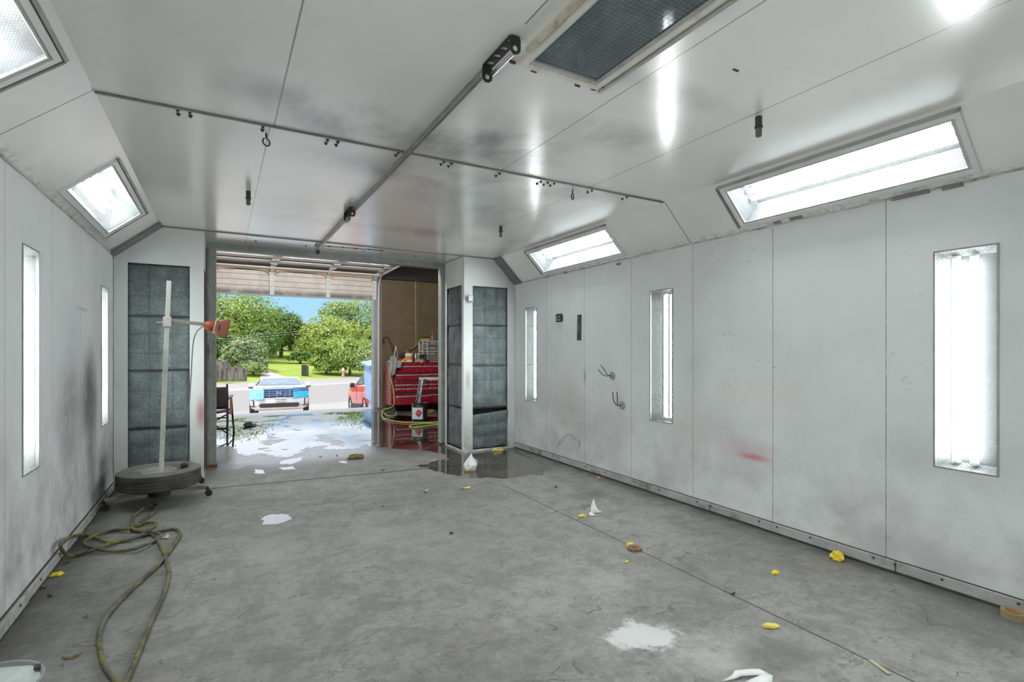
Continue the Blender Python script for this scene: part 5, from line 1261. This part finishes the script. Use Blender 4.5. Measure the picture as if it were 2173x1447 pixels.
# trees and shrubs
BARK = paint('bark', (.13, .10, .075), .9, var=.3); GREYB = paint('grey_bark', (.35, .32, .29), .9, var=.3)
L = {'bright': mat_leaf('leaf_bright', (.40, .48, .10), (.16, .27, .04)), 'yellow': mat_leaf('leaf_yellow', (.50, .53, .12), (.24, .34, .06)), 'deep': mat_leaf('leaf_deep', (.20, .30, .06), (.09, .17, .03)), 'grey': mat_leaf('leaf_grey', (.42, .47, .24), (.18, .25, .09)), 'pale': mat_leaf('leaf_pale', (.42, .49, .18), (.18, .28, .07)), 'dark': mat_leaf('leaf_dark', (.05, .10, .018), (.09, .16, .025))}
def tree(label, base, trunk_h, blobs, leaf, size, n, seed, name='tree', bark=None, tr=.12, group='trees and shrubs across the road', cat='tree'):
    r2 = random.Random(seed); t = thing(name, label, cat, base, 0, group)
    m = MB(); tot = sum(b[3] * b[4] + b[5] * b[3] for b in blobs)
    V, Fc = [], []
    for (cx, cy, cz, rx, ry, rz) in blobs:
        cnt = int(n * (rx * ry + rz * rx) / tot); per = 22
        for _ in range(max(4, cnt // per)):
            th = r2.uniform(0, math.tau); cp = r2.uniform(-.75, 1); sp2 = math.sqrt(max(0, 1 - cp * cp)); k = r2.uniform(.55, 1.03)
            dn = Vector((sp2 * math.cos(th), sp2 * math.sin(th), cp)); c = Vector((cx + dn.x * rx * k, cy + dn.y * ry * k, cz + dn.z * rz * k))
            cr = min(rx, rz) * r2.uniform(.16, .34)
            for _ in range(per):
                o = Vector((r2.gauss(0, 1), r2.gauss(0, 1), r2.gauss(0, .7))) * cr * .6
                nn = (dn + Vector((r2.uniform(-1, 1), r2.uniform(-1, 1), r2.uniform(-.5, 1.2))) * .9).normalized()
                a = nn.orthogonal().normalized(); a = Matrix.Rotation(r2.uniform(0, math.tau), 3, nn) @ a; b = nn.cross(a); s = size * r2.uniform(.4, .85); q2 = c + o; i0 = len(V)
                V += [q2 - a * s, q2 - b * s * .5, q2 + a * s, q2 + b * s * .5]; Fc.append((i0, i0 + 1, i0 + 2, i0 + 3))
    m.add(V, Fc)
    me = bpy.data.meshes.new('foliage'); me.from_pydata(m.v, [], m.f); me.materials.append(L[leaf]); fo = bpy.data.objects.new('foliage', me); COL.objects.link(fo); fo.parent = t
    # dark heart so the crown is not see-through
    bk_ = bark or BARK; tm = MB()
    tm.tube([(0, 0, -.1), (.05 * tr * 8, 0, trunk_h * .5), (0, 0, trunk_h)], [tr * 1.25, tr, tr * .7], 8)
    for (cx, cy, cz, rx, ry, rz) in blobs:
        for k in range(3): tm.tube([(0, 0, trunk_h * (.75 + .08 * k)), (cx * .6 + r2.uniform(-.3, .3), cy * .6, (trunk_h + cz) * .5), (cx + rx * r2.uniform(-.5, .5), cy + ry * r2.uniform(-.5, .5), cz + rz * .4)], [tr * .6, tr * .35, tr * .1], 6)
    tm.build('trunk', bk_, t)
    return t
def gb_at(px, d):
    p = at_d(px, d); u = (p - kA).dot(KD); v = (p - kA).dot(KN); return Vector((p.x, p.y, bankz(u, max(v, 0))))
def zrow(row, d): return EYE + (HY - row) * d / F
def T(label, px, d, top, bot, wpx, leaf, size, n, seed, name='tree', bark=None, tr=.12, extra=(), cat='tree'):
    b = gb_at(px, d); z0 = b.z; zt_, zb_ = zrow(top, d) - z0, max(.1, zrow(bot, d) - z0); w = wpx * d / F / 2; cz = (zt_ + zb_) / 2; rz = (zt_ - zb_) / 2 * .95; n = int(n * 2.7)
    r2 = random.Random(seed + 100); bl = [(0, 0, cz, w * .95, w * .8, rz)]
    for k in range(5 if wpx > 60 else 3):
        a = r2.uniform(0, math.tau); bl.append((math.cos(a) * w * .75, math.sin(a) * w * .4, cz + r2.uniform(-.7, .55) * rz, w * r2.uniform(.4, .6), w * .5, rz * r2.uniform(.35, .5)))
    return tree(label, b, max(.3, cz), bl + list(extra), leaf, size, n, seed, name, bark, tr, cat=cat)
T('tallest broad green tree over the road behind the white car', 508, 60, 605, 775, 165, 'bright', .22, 10000, 1, tr=.25)
T('dark green tree between the tall tree and the open sky', 596, 64, 650, 775, 84, 'deep', .21, 6000, 2, tr=.2)
T('pale distant tree near the jamb, top touching the door edge', 768, 74, 622, 770, 150, 'pale', .24, 7600, 3, tr=.2)
T('yellow-green round tree under the patch of sky', 692, 63, 668, 785, 110, 'yellow', .2, 6600, 4, tr=.18)
T('low bright bush mass beside the fire hydrant', 742, 51.5, 712, 822, 108, 'bright', .16, 8200, 5, 'bush', cat='bush')
T('grey-green shrub over the old wall behind the white car', 522, 48.5, 715, 800, 88, 'grey', .17, 5600, 6, 'shrub', GREYB, cat='shrub')
T('small lone tree with thin trunk on the mown bank', 637, 58, 742, 774, 44, 'deep', .16, 1700, 7, tr=.11)
T('leafy shrub at the doorway edge above the folding chair', 458, 49, 700, 808, 62, 'deep', .17, 4200, 8, 'shrub', cat='shrub')
T('yellow vine-covered stump shrub near the dead branches', 480, 54, 672, 735, 40, 'yellow', .16, 1900, 9, 'shrub', cat='shrub')
T('small vivid green bush high beside the jamb', 790, 54, 692, 735, 36, 'yellow', .14, 1700, 10, 'bush', cat='bush')
T('pale leafy bush right behind the blue dumpster', 784, 50.5, 728, 820, 60, 'pale', .16, 3800, 11, 'bush', cat='bush')
T('dark hedge-like trees closing the view behind the lone tree', 615, 78, 690, 772, 150, 'dark', .26, 6000, 12, tr=.2)
T('dark trees behind the grey-green shrub', 490, 72, 640, 790, 170, 'dark', .26, 7200, 13, tr=.2)
T('olive trees behind the bright bush mass', 745, 72, 680, 800, 150, 'deep', .26, 6200, 14, tr=.2)
T('low weeds bush in front of the old wall', 537, 46.2, 768, 822, 60, 'pale', .13, 2600, 15, 'shrub', cat='shrub')
T('tall green tree cut off by the doorway frame', 425, 58, 600, 790, 100, 'deep', .22, 4200, 16, tr=.2)
T('dense shade tree beside the path behind the white car roof', 560, 56, 690, 780, 60, 'deep', .18, 4200, 17, tr=.16)
T('bright shrub at the bank foot beside the litter bin', 692, 51, 748, 818, 60, 'bright', .15, 3600, 18, 'bush', cat='bush')
T('spreading green tree beyond the old wall, outside the doorway view', 300, 58, 600, 790, 150, 'bright', .22, 4200, 21, tr=.2)
T('dark green tree well beyond the old wall', 180, 66, 590, 790, 170, 'deep', .24, 4200, 22, tr=.2)
# bare grey branches
bt_ = gb_at(452, 49); t = thing('dead_tree', 'bare grey dead branches rising beside the doorway frame', 'tree', bt_)
r2 = random.Random(5); tm = MB()
for k in range(9):
    a = Vector((r2.uniform(-.3, .3), 0, r2.uniform(2.5, 6.0))); b = a + Vector((r2.uniform(.2, 2.0), r2.uniform(-.5, .5), r2.uniform(.6, 2.2)))
    tm.tube([a, a.lerp(b, .5) + Vector((.1, 0, .2)), b], [.035, .022, .009], 5)
    for j in range(2): c = a.lerp(b, r2.uniform(.3, .8)); tm.tube([c, c + Vector((r2.uniform(-.6, .9), 0, r2.uniform(.1, .9)))], [.014, .005], 4)
tm.tube([(0, 0, -.2), (.1, 0, 3), (.0, 0, 6.5)], [.12, .08, .04], 7); tm.build('branch', GREYB, t)
# old fence wall
fa_, fb_ = bank_at(440, .9), bank_at(523, .9)
fw = thing('old_wall', 'weathered grey garden wall under the shrubs across the road', 'wall', fa_, math.atan2((fb_ - fa_).y, (fb_ - fa_).x)); ln = (fb_ - fa_).length
g = G('weathered_concrete'); o_ = g.obj(); g.set(col=g.mix(g.mr(g.noise(g.vmul(o_, (2, 1, .6)), 1.5, 5, .7), .4, .6), (.24, .215, .18), (.09, .078, .065)), rough=.9)
MB().prism([(0, -.2), (ln, -.2), (ln, 1.0), (ln * .55, 1.15), (ln * .5, 1.75), (0, 1.3)], -.08, .08, Matrix.Rotation(math.pi / 2, 4, 'X')).build('wall_face', g.m, fw)
for x in (ln * .28, ln * .52, ln * .8): MB().box(x - .09, x + .09, -.14, .14, -.2, 1.5).build('pier', g.m, fw)
# bin post, hydrant, wooden bits
p = gb_at(647, 48.5); tb = thing('litter_bin', 'dark square litter bin on the verge behind the white car', 'bin', p)
MB().box(-.28, .2, -.25, .25, 0, 1.05).build('bin_body', paint('bin_dark', (.04, .038, .036), .7), tb, bevel=.03)
MB().box(.25, .33, -.05, .05, 0, .95).build('side_post', BARK, tb)
p = gb_at(728, 49); hyd = thing('fire_hydrant', 'white and red fire hydrant on the verge before the bushes', 'hydrant', p)
MB().lathe([(0, 0), (.18, 0), (.18, .06), (.12, .08), (.12, .5), (.16, .52), (.16, .58), (0, .58)], 14).build('barrel', paint('hydrant_pink', (.6, .3, .3), .5), hyd)
MB().lathe([(.16, .58), (.15, .68), (.08, .78), (.04, .8), (.04, .86), (0, .86)], 14).build('bonnet', paint('hydrant_white', (.75, .7, .7), .5), hyd)
for s in (-1, 1): MB().lathe([(0, 0), (.07, 0), (.07, .12), (0, .13)], 10, Matrix.Translation((s * .12, 0, .42)) @ Matrix.Rotation(s * math.pi / 2, 4, 'Y')).build('outlet', paint('hydrant_red', (.5, .06, .06), .5), hyd)
p = gb_at(558, 48); gp_ = thing('wooden_gate_post', 'low wooden rail and post where the path leaves the road', 'post', p)
MB().box(.28, .42, -.07, .07, 0, .95).build('post', BARK, gp_)
MB().bar((-.15, 0, .72), (.35, 0, .75), .06, .08).bar((-.15, 0, .45), (.35, 0, .45), .06, .08).build('rail', GREYB, gp_)
# utility pole and wires
p = gb_at(553, 61); up = thing('utility_pole', 'brown utility pole among the shrubs behind the white car', 'pole', p)
MB().tube([(0, 0, 0), (0, 0, 6.4)], .11, 8).build('shaft', BARK, up)
MB().tube([(0, 0, 5.6), (.0, -.1, 6.0)], .2, 8).build('transformer', paint('pole_can', (.2, .2, .2), .6), up)
for k, (ra, rb, lab_) in enumerate([(716, 702, 'upper thin power wire crossing before the trees'), (719.5, 706.5, 'lower thin power wire crossing before the trees')]):
    A, B = at_d(430, 46, zrow(ra - 2 + k * 2, 46)), at_d(640, 50, zrow(rb, 50))
    tag(MB().tube([A.lerp(B, s) - Vector((0, 0, .12 * math.sin(math.pi * s))) for s in [k2 / 10 for k2 in range(11)]], .010, 5).build('power_line', paint('wire_grey', (.45, .45, .42), .6)), lab_, 'wire', 'power wires')

# ------------------------------------------------------------------ vehicles
TYRE = paint('car_tyre', (.025, .025, .025), .8); WHEELM = paint('alloy_wheel', (.5, .5, .52), .3, .8); GLASSC = paint('car_glass', (.10, .14, .19), .08, var=.35, scale=3, spec=.8); BLKT = paint('car_black_trim', (.03, .028, .028), .5)
def suv(label, loc, rz, paintm, roof=1.56, film=False, pitch=0.0):
    t = thing('parked_suv', label, 'car', loc, rz); t.rotation_euler = (pitch, 0, rz)
    st = [(-.02, .80, .30, .98), (.06, .90, .27, 1.03), (.30, .965, .25, 1.08), (1.15, .985, .25, 1.15), (1.6, .99, .25, 1.16), (3.9, .99, .25, 1.17), (4.55, .96, .27, 1.14), (4.75, .86, .35, 1.05)]
    rings = []
    for y, w, zb, zt2 in st:
        half = [(w * .80, zb), (w * .97, zb + .10), (w, zb + .30), (w, zt2 - .30), (w * .97, zt2 - .10), (w * .88, zt2 - .012), (w * .45, zt2 + .012)]
        rings.append([Vector((-x, y, z)) for x, z in half][::-1] and [Vector((x, y, z)) for x, z in half] + [Vector((-x, y, z)) for x, z in half[::-1]])
    MB().loft(rings).build('body', paintm, t, smooth=50)
    gs = [(1.12, .86, 1.15, .80), (1.95, .86, roof - .02, .66), (2.4, .86, roof, .68), (3.7, .86, roof - .01, .68), (4.6, .84, 1.18, .76)]
    rings = [[Vector((-wb, y, 1.12)), Vector((wb, y, 1.12)), Vector((wt, y, z - .03)), Vector((wt * .9, y, z)), Vector((-wt * .9, y, z)), Vector((-wt, y, z - .03))] for y, wb, z, wt in gs]
    MB().loft(rings).build('cabin', paintm, t, smooth=40)
    m = MB(); m.add([(-.80, 1.16, 1.165), (.80, 1.16, 1.165), (.60, 1.90, roof - .055), (-.60, 1.90, roof - .055)], [(0, 1, 2, 3)]); m.build('windshield', GLASSC, t, smooth=0).location = (0, -.022, .012)
    for s in (-1, 1):
        m = MB(); m.add([(s * .845, 1.55, 1.18), (s * .845, 3.9, 1.18), (s * .705, 3.55, roof - .08), (s * .70, 2.1, roof - .08)], [(0, 1, 2, 3)]); m.build('side_window', GLASSC, t, smooth=0).location = (s * .012, 0, 0)
        mi = MB().box(s * 1.0 - .09, s * 1.0 + .09, 1.50, 1.62, 1.10, 1.26).build('mirror', paintm if film else BLKT, t, bevel=.04)
        MB().box(s * 1.0 - .10, s * 1.0 + .10, 1.49, 1.60, 1.08, 1.13).build('mirror_base', BLKT, mi, bevel=.02)
        for y in (.92, 3.75):
            wp_ = Matrix.Translation((s * .872, y, .36)) @ Matrix.Rotation(s * math.pi / 2, 4, 'Y')
            MB().lathe([(.0, .0), (.42, .0), (.42, .1), (.37, .112), (.36, .08)], 28, wp_).build('wheel_arch', BLKT, t)
            wh = MB().lathe([(.0, .0), (.34, .0), (.36, .02), (.36, .10), (.33, .125), (.25, .118), (.24, .09)], 28, wp_).build('wheel', TYRE, t)
            MB().lathe([(.24, .09), (.22, .105), (.06, .10), (.05, .12), (0, .12)], 28, wp_).build('alloy', WHEELM, wh)
        MB().box(s * .95 - .05, s * .95 + .06, 1.35, 3.3, .26, .45).build('sill', BLKT, t, bevel=.02)
    if film:
        BLUE = paint('blue_film', (.03, .50, .72), .25, var=.35, scale=6, spec=.7); PBLUE = paint('pale_blue_film', (.30, .72, .85), .3, var=.3, scale=5, spec=.7)
        gr = MB().box(-.52, .46, -.05, .02, .70, 1.0).build('grille', paint('grille_blue_black', (.03, .05, .14), .3, var=.4, scale=8), t, bevel=.04)
        mm = MB()
        for z in (.77, .84, .92): mm.box(-.50, .44, -.062, -.045, z, z + .014)
        for x in (-.34, -.1, .18, .33): mm.box(x, x + .014, -.062, -.045, .72, .98)
        mm.build('grille_bar', paint('grille_bar_blue', (.35, .42, .62), .3, .5), gr)
        e_ = MB().bar((-.045, -.07, .80), (-.06, -.07, .92), .018, .012).bar((.035, -.07, .80), (.05, -.07, .92), .018, .012).bar((-.045, -.07, .86), (.04, -.07, .86), .012, .018); e_.build('emblem', paint('emblem_pale', (.45, .65, .72), .3, .4), gr)
        def wrap(u0, u1, z0, z1, k=1.0):
            return MB().grid(lambda s2, t2: ((u0 + (u1 - u0) * s2) * (1 - .0), -.055 + .34 * max(0, abs(u0 + (u1 - u0) * s2) - .66) ** 1.15 + .012 * mnoise.noise(Vector((s2 * 6, t2 * 5, u0))), z0 + (z1 - z0) * t2 - .03 * k * (1 - t2) * abs(s2 - .5)), 18, 8)
        wrap(-.97, -.5, .62, 1.02).build('film_cover', PBLUE, t, solid=.004)
        wrap(.44, .97, .90, 1.04, 0).build('headlamp', paint('filmed_headlamp', (.10, .20, .40), .2, var=.4, scale=7), t, solid=.004)
        wrap(.45, .97, .68, .90).build('film_cover', BLUE, t, solid=.004)
        wrap(-.55, .5, 1.0, 1.045, 0).build('film_strip', PBLUE, t, solid=.004)
        MB().box(-.96, .96, -.03, .0, 1.045, 1.06).build('hood_gap', BLKT, t)
        MB().prism([(-.60, .50), (.60, .50), (.66, .47), (.62, .36), (-.62, .36), (-.66, .47)], .0, .06, Matrix(((1, 0, 0, 0), (0, 0, -1, -.0), (0, 1, 0, 0), (0, 0, 0, 1)))).build('lower_grille', BLKT, t)
        MB().prism([(-.85, .345), (.85, .345), (.78, .26), (-.78, .26)], .0, .075, Matrix(((1, 0, 0, 0), (0, 0, -1, -.0), (0, 1, 0, 0), (0, 0, 0, 1)))).build('skid_plate', paint('skid_tan', (.45, .40, .37), .5, .2), t, bevel=.02)
        for s in (-1, 1): MB().box(s * .83 - .022, s * .83 + .022, -.015, .10, .44, .66).build('air_slot', BLKT, t, bevel=.01)
        MB().box(-.97, .97, -.02, .25, .395, .425).build('bumper_line', BLKT, t)
        pl_ = MB().box(-.12, .20, -.085, -.06, .55, .70).build('number_plate', paint('plate_white', (.62, .60, .58), .5), t, bevel=.008)
        fc = bpy.data.curves.new('plate_lettering', 'FONT'); fc.body = 'WT 6854'; fc.size = .085; fc.align_x = 'CENTER'; fc.extrude = .001; fc.materials.append(BLKT)
        tmp = bpy.data.objects.new('plate_lettering', fc); COL.objects.link(tmp); tmesh = bpy.data.meshes.new_from_object(tmp); bpy.data.objects.remove(tmp)
        fo = bpy.data.objects.new('plate_lettering', tmesh); COL.objects.link(fo); fo.parent = pl_; fo.location = (.04, -.087, .595); fo.rotation_euler = (math.pi / 2, 0, 0)
    else:
        MB().box(-.7, .7, -.04, .02, .55, .95).build('grille', BLKT, t, bevel=.03)
        for s in (-1, 1):
            MB().box(s * .72 - .16, s * .72 + .16, -.03, .1, .82, .98).build('headlamp', paint('lamp_clear', (.6, .6, .62), .2), t, bevel=.03)
            MB().box(s * .80 - .12, s * .80 + .12, 4.6, 4.76, .80, 1.08).build('tail_lamp', paint('tail_red', (.35, .01, .01), .3), t, bevel=.03)
            for y in (2.35, 3.4): MB().box(s * .992 - .004, s * .992 + .004, y, y + .008, .5, 1.14).build('door_gap', BLKT, t)
            MB().box(s * .995 - .015, s * .995 + .015, 2.1, 2.25, .95, .99).build('door_handle', paintm, t, bevel=.01)
    return t
suv('white SUV with blue film over its nose, parked facing the doorway', Vector((1.80, 20.1, -.985)), math.radians(-6), paint('car_white', (.82, .80, .79), .3, var=.03, coat=.5), 1.50, True, math.radians(-4.6))
suv('red SUV half hidden behind the blue dumpster', Vector((5.62, 22.6, -1.27)), math.radians(180 - 2), paint('car_red', (.62, .04, .05), .3, var=.05, coat=.8), 1.62, False, math.radians(4.2))

# dumpster
DB = paint('dumpster_blue', (.24, .40, .66), .5, var=.18, scale=5, dirt=(.5, .52, .6), dirt_amt=.5)
dmp = thing('dumpster', 'pale blue steel dumpster standing outside beside the jamb', 'dumpster', (4.06, 15.75, -.92), math.radians(-6))
rings = [[(-.06, -.05, .75), (2.0, -.05, .75), (2.0, 1.5, .75), (-.06, 1.5, .75)], [(-.10, -.10, 1.40), (2.05, -.10, 1.40), (2.05, 1.55, 1.40), (-.10, 1.55, 1.40)], [(-.10, -.10, 1.86), (2.05, -.10, 2.2), (2.05, 1.55, 2.28), (-.10, 1.55, 1.94)]]
MB().loft([[Vector(p) for p in r] for r in rings]).build('upper_body', DB, dmp, smooth=0)
MB().loft([[Vector(p) for p in r] for r in [[(.05, .05, .0), (1.95, .05, .0), (1.95, 1.45, .0), (.05, 1.45, .0)], [(.02, .02, .75), (1.98, .02, .75), (1.98, 1.48, .75), (.02, 1.48, .75)]]]).build('lower_body', DB, dmp, smooth=0)
lid = MB(); lid.add([(-.20, -.22, 1.86), (2.15, -.22, 2.22), (2.15, 1.65, 2.30), (-.20, 1.65, 1.94)], [(0, 1, 2, 3)]); lid.build('lid', paint('lid_blue', (.20, .36, .62), .5), dmp, solid=.1, bevel=.01)
MB().box(-.16, 2.1, -.2, -.08, 1.30, 1.42).build('lip', paint('lip_pale', (.42, .52, .70), .5), dmp, bevel=.01)
MB().box(-.12, .20, -.55, -.06, .76, 1.28).build('fork_pocket', DB, dmp, bevel=.008)
MB().box(.21, .30, -.50, -.06, .83, 1.24).build('pocket_slot', BLKT, dmp)
MB().box(-.10, .5, -.30, -.02, .58, .74).build('pocket_brace', paint('rusty_pale', (.5, .36, .32), .7, var=.3), dmp)
for x in (.42, .95, 1.5): MB().box(x - .03, x + .03, -.15, -.08, 1.44, 1.90).build('rib', paint('rib_blue', (.08, .13, .28), .5), dmp)

# ------------------------------------------------------------------ light
sun = bpy.data.lights.new('sun', 'SUN'); sun.energy = 3.0; sun.angle = math.radians(.6); sun.color = (1, .95, .87)
so_ = bpy.data.objects.new('sun', sun); COL.objects.link(so_)
d = Vector((.52, .16, -1.1)).normalized(); so_.rotation_euler = d.to_track_quat('-Z', 'Y').to_euler(); so_.location = (0, 0, 30)
w = bpy.data.worlds.new('sky'); scene.world = w; w.use_nodes = True; nt = w.node_tree
gw = G('sky_tmp'); bpy.data.materials.remove(gw.m); gw = G.__new__(G); gw.nt = nt
v_ = nt.nodes.new('ShaderNodeTexCoord').outputs['Generated']; x_, y_, z_ = gw.sep(v_)
blue = gw.mix(gw.mr(z_, .0, .6), (.36, .64, .90), (.18, .36, .72))
fl_ = gw.n('ShaderNodeCombineXYZ', {0: gw.math('DIVIDE', x_, gw.math('ADD', z_, .12)), 1: gw.math('DIVIDE', y_, gw.math('ADD', z_, .12)), 2: 0.0}).outputs[0]
cl_ = gw.math('MULTIPLY', gw.mr(gw.noise(fl_, .55, 6, .6), .30, .50), gw.mr(z_, .118, .145))  # bright clouds added above the visible sky band to whiten puddle reflections
colr = gw.mix(cl_, blue, (1.6, 1.72, 1.9))
bg = nt.nodes['Background']; nt.links.new(colr, bg.inputs[0]); bg.inputs[1].default_value = 1.0
# added strip lights, unseen on the booth front, to brighten the shop
for k, x in enumerate([-.1, 1.3, 2.7]):
    t = thing('strip_light', ['strip light on the booth front over the folding chair', 'strip light on the booth front over the middle of the doorway', 'strip light on the booth front on the tool chest side'][k], 'strip light', (x, YD + .26, 2.9), 0, 'booth front strip lights')
    MB().box(-.65, .65, -.06, -.01, -.13, .13).build('housing', WHITE, t, bevel=.004)
    for s2 in (-.09, -.045, .0, .045, .09): MB().tube([(-.6, .025, s2), (.6, .025, s2)], .019, 8).build('tube', TUBE, t)


scene.view_settings.view_transform = 'Standard'; scene.view_settings.look = 'None'; scene.view_settings.gamma = 1; scene.view_settings.exposure = 0.27
scene.view_settings.use_curve_mapping = False
scene.cycles.max_bounces = 7; scene.cycles.diffuse_bounces = 4; scene.cycles.glossy_bounces = 3; scene.cycles.transparent_max_bounces = 8; scene.cycles.adaptive_threshold = 0.05; scene.cycles.sample_clamp_indirect = 6
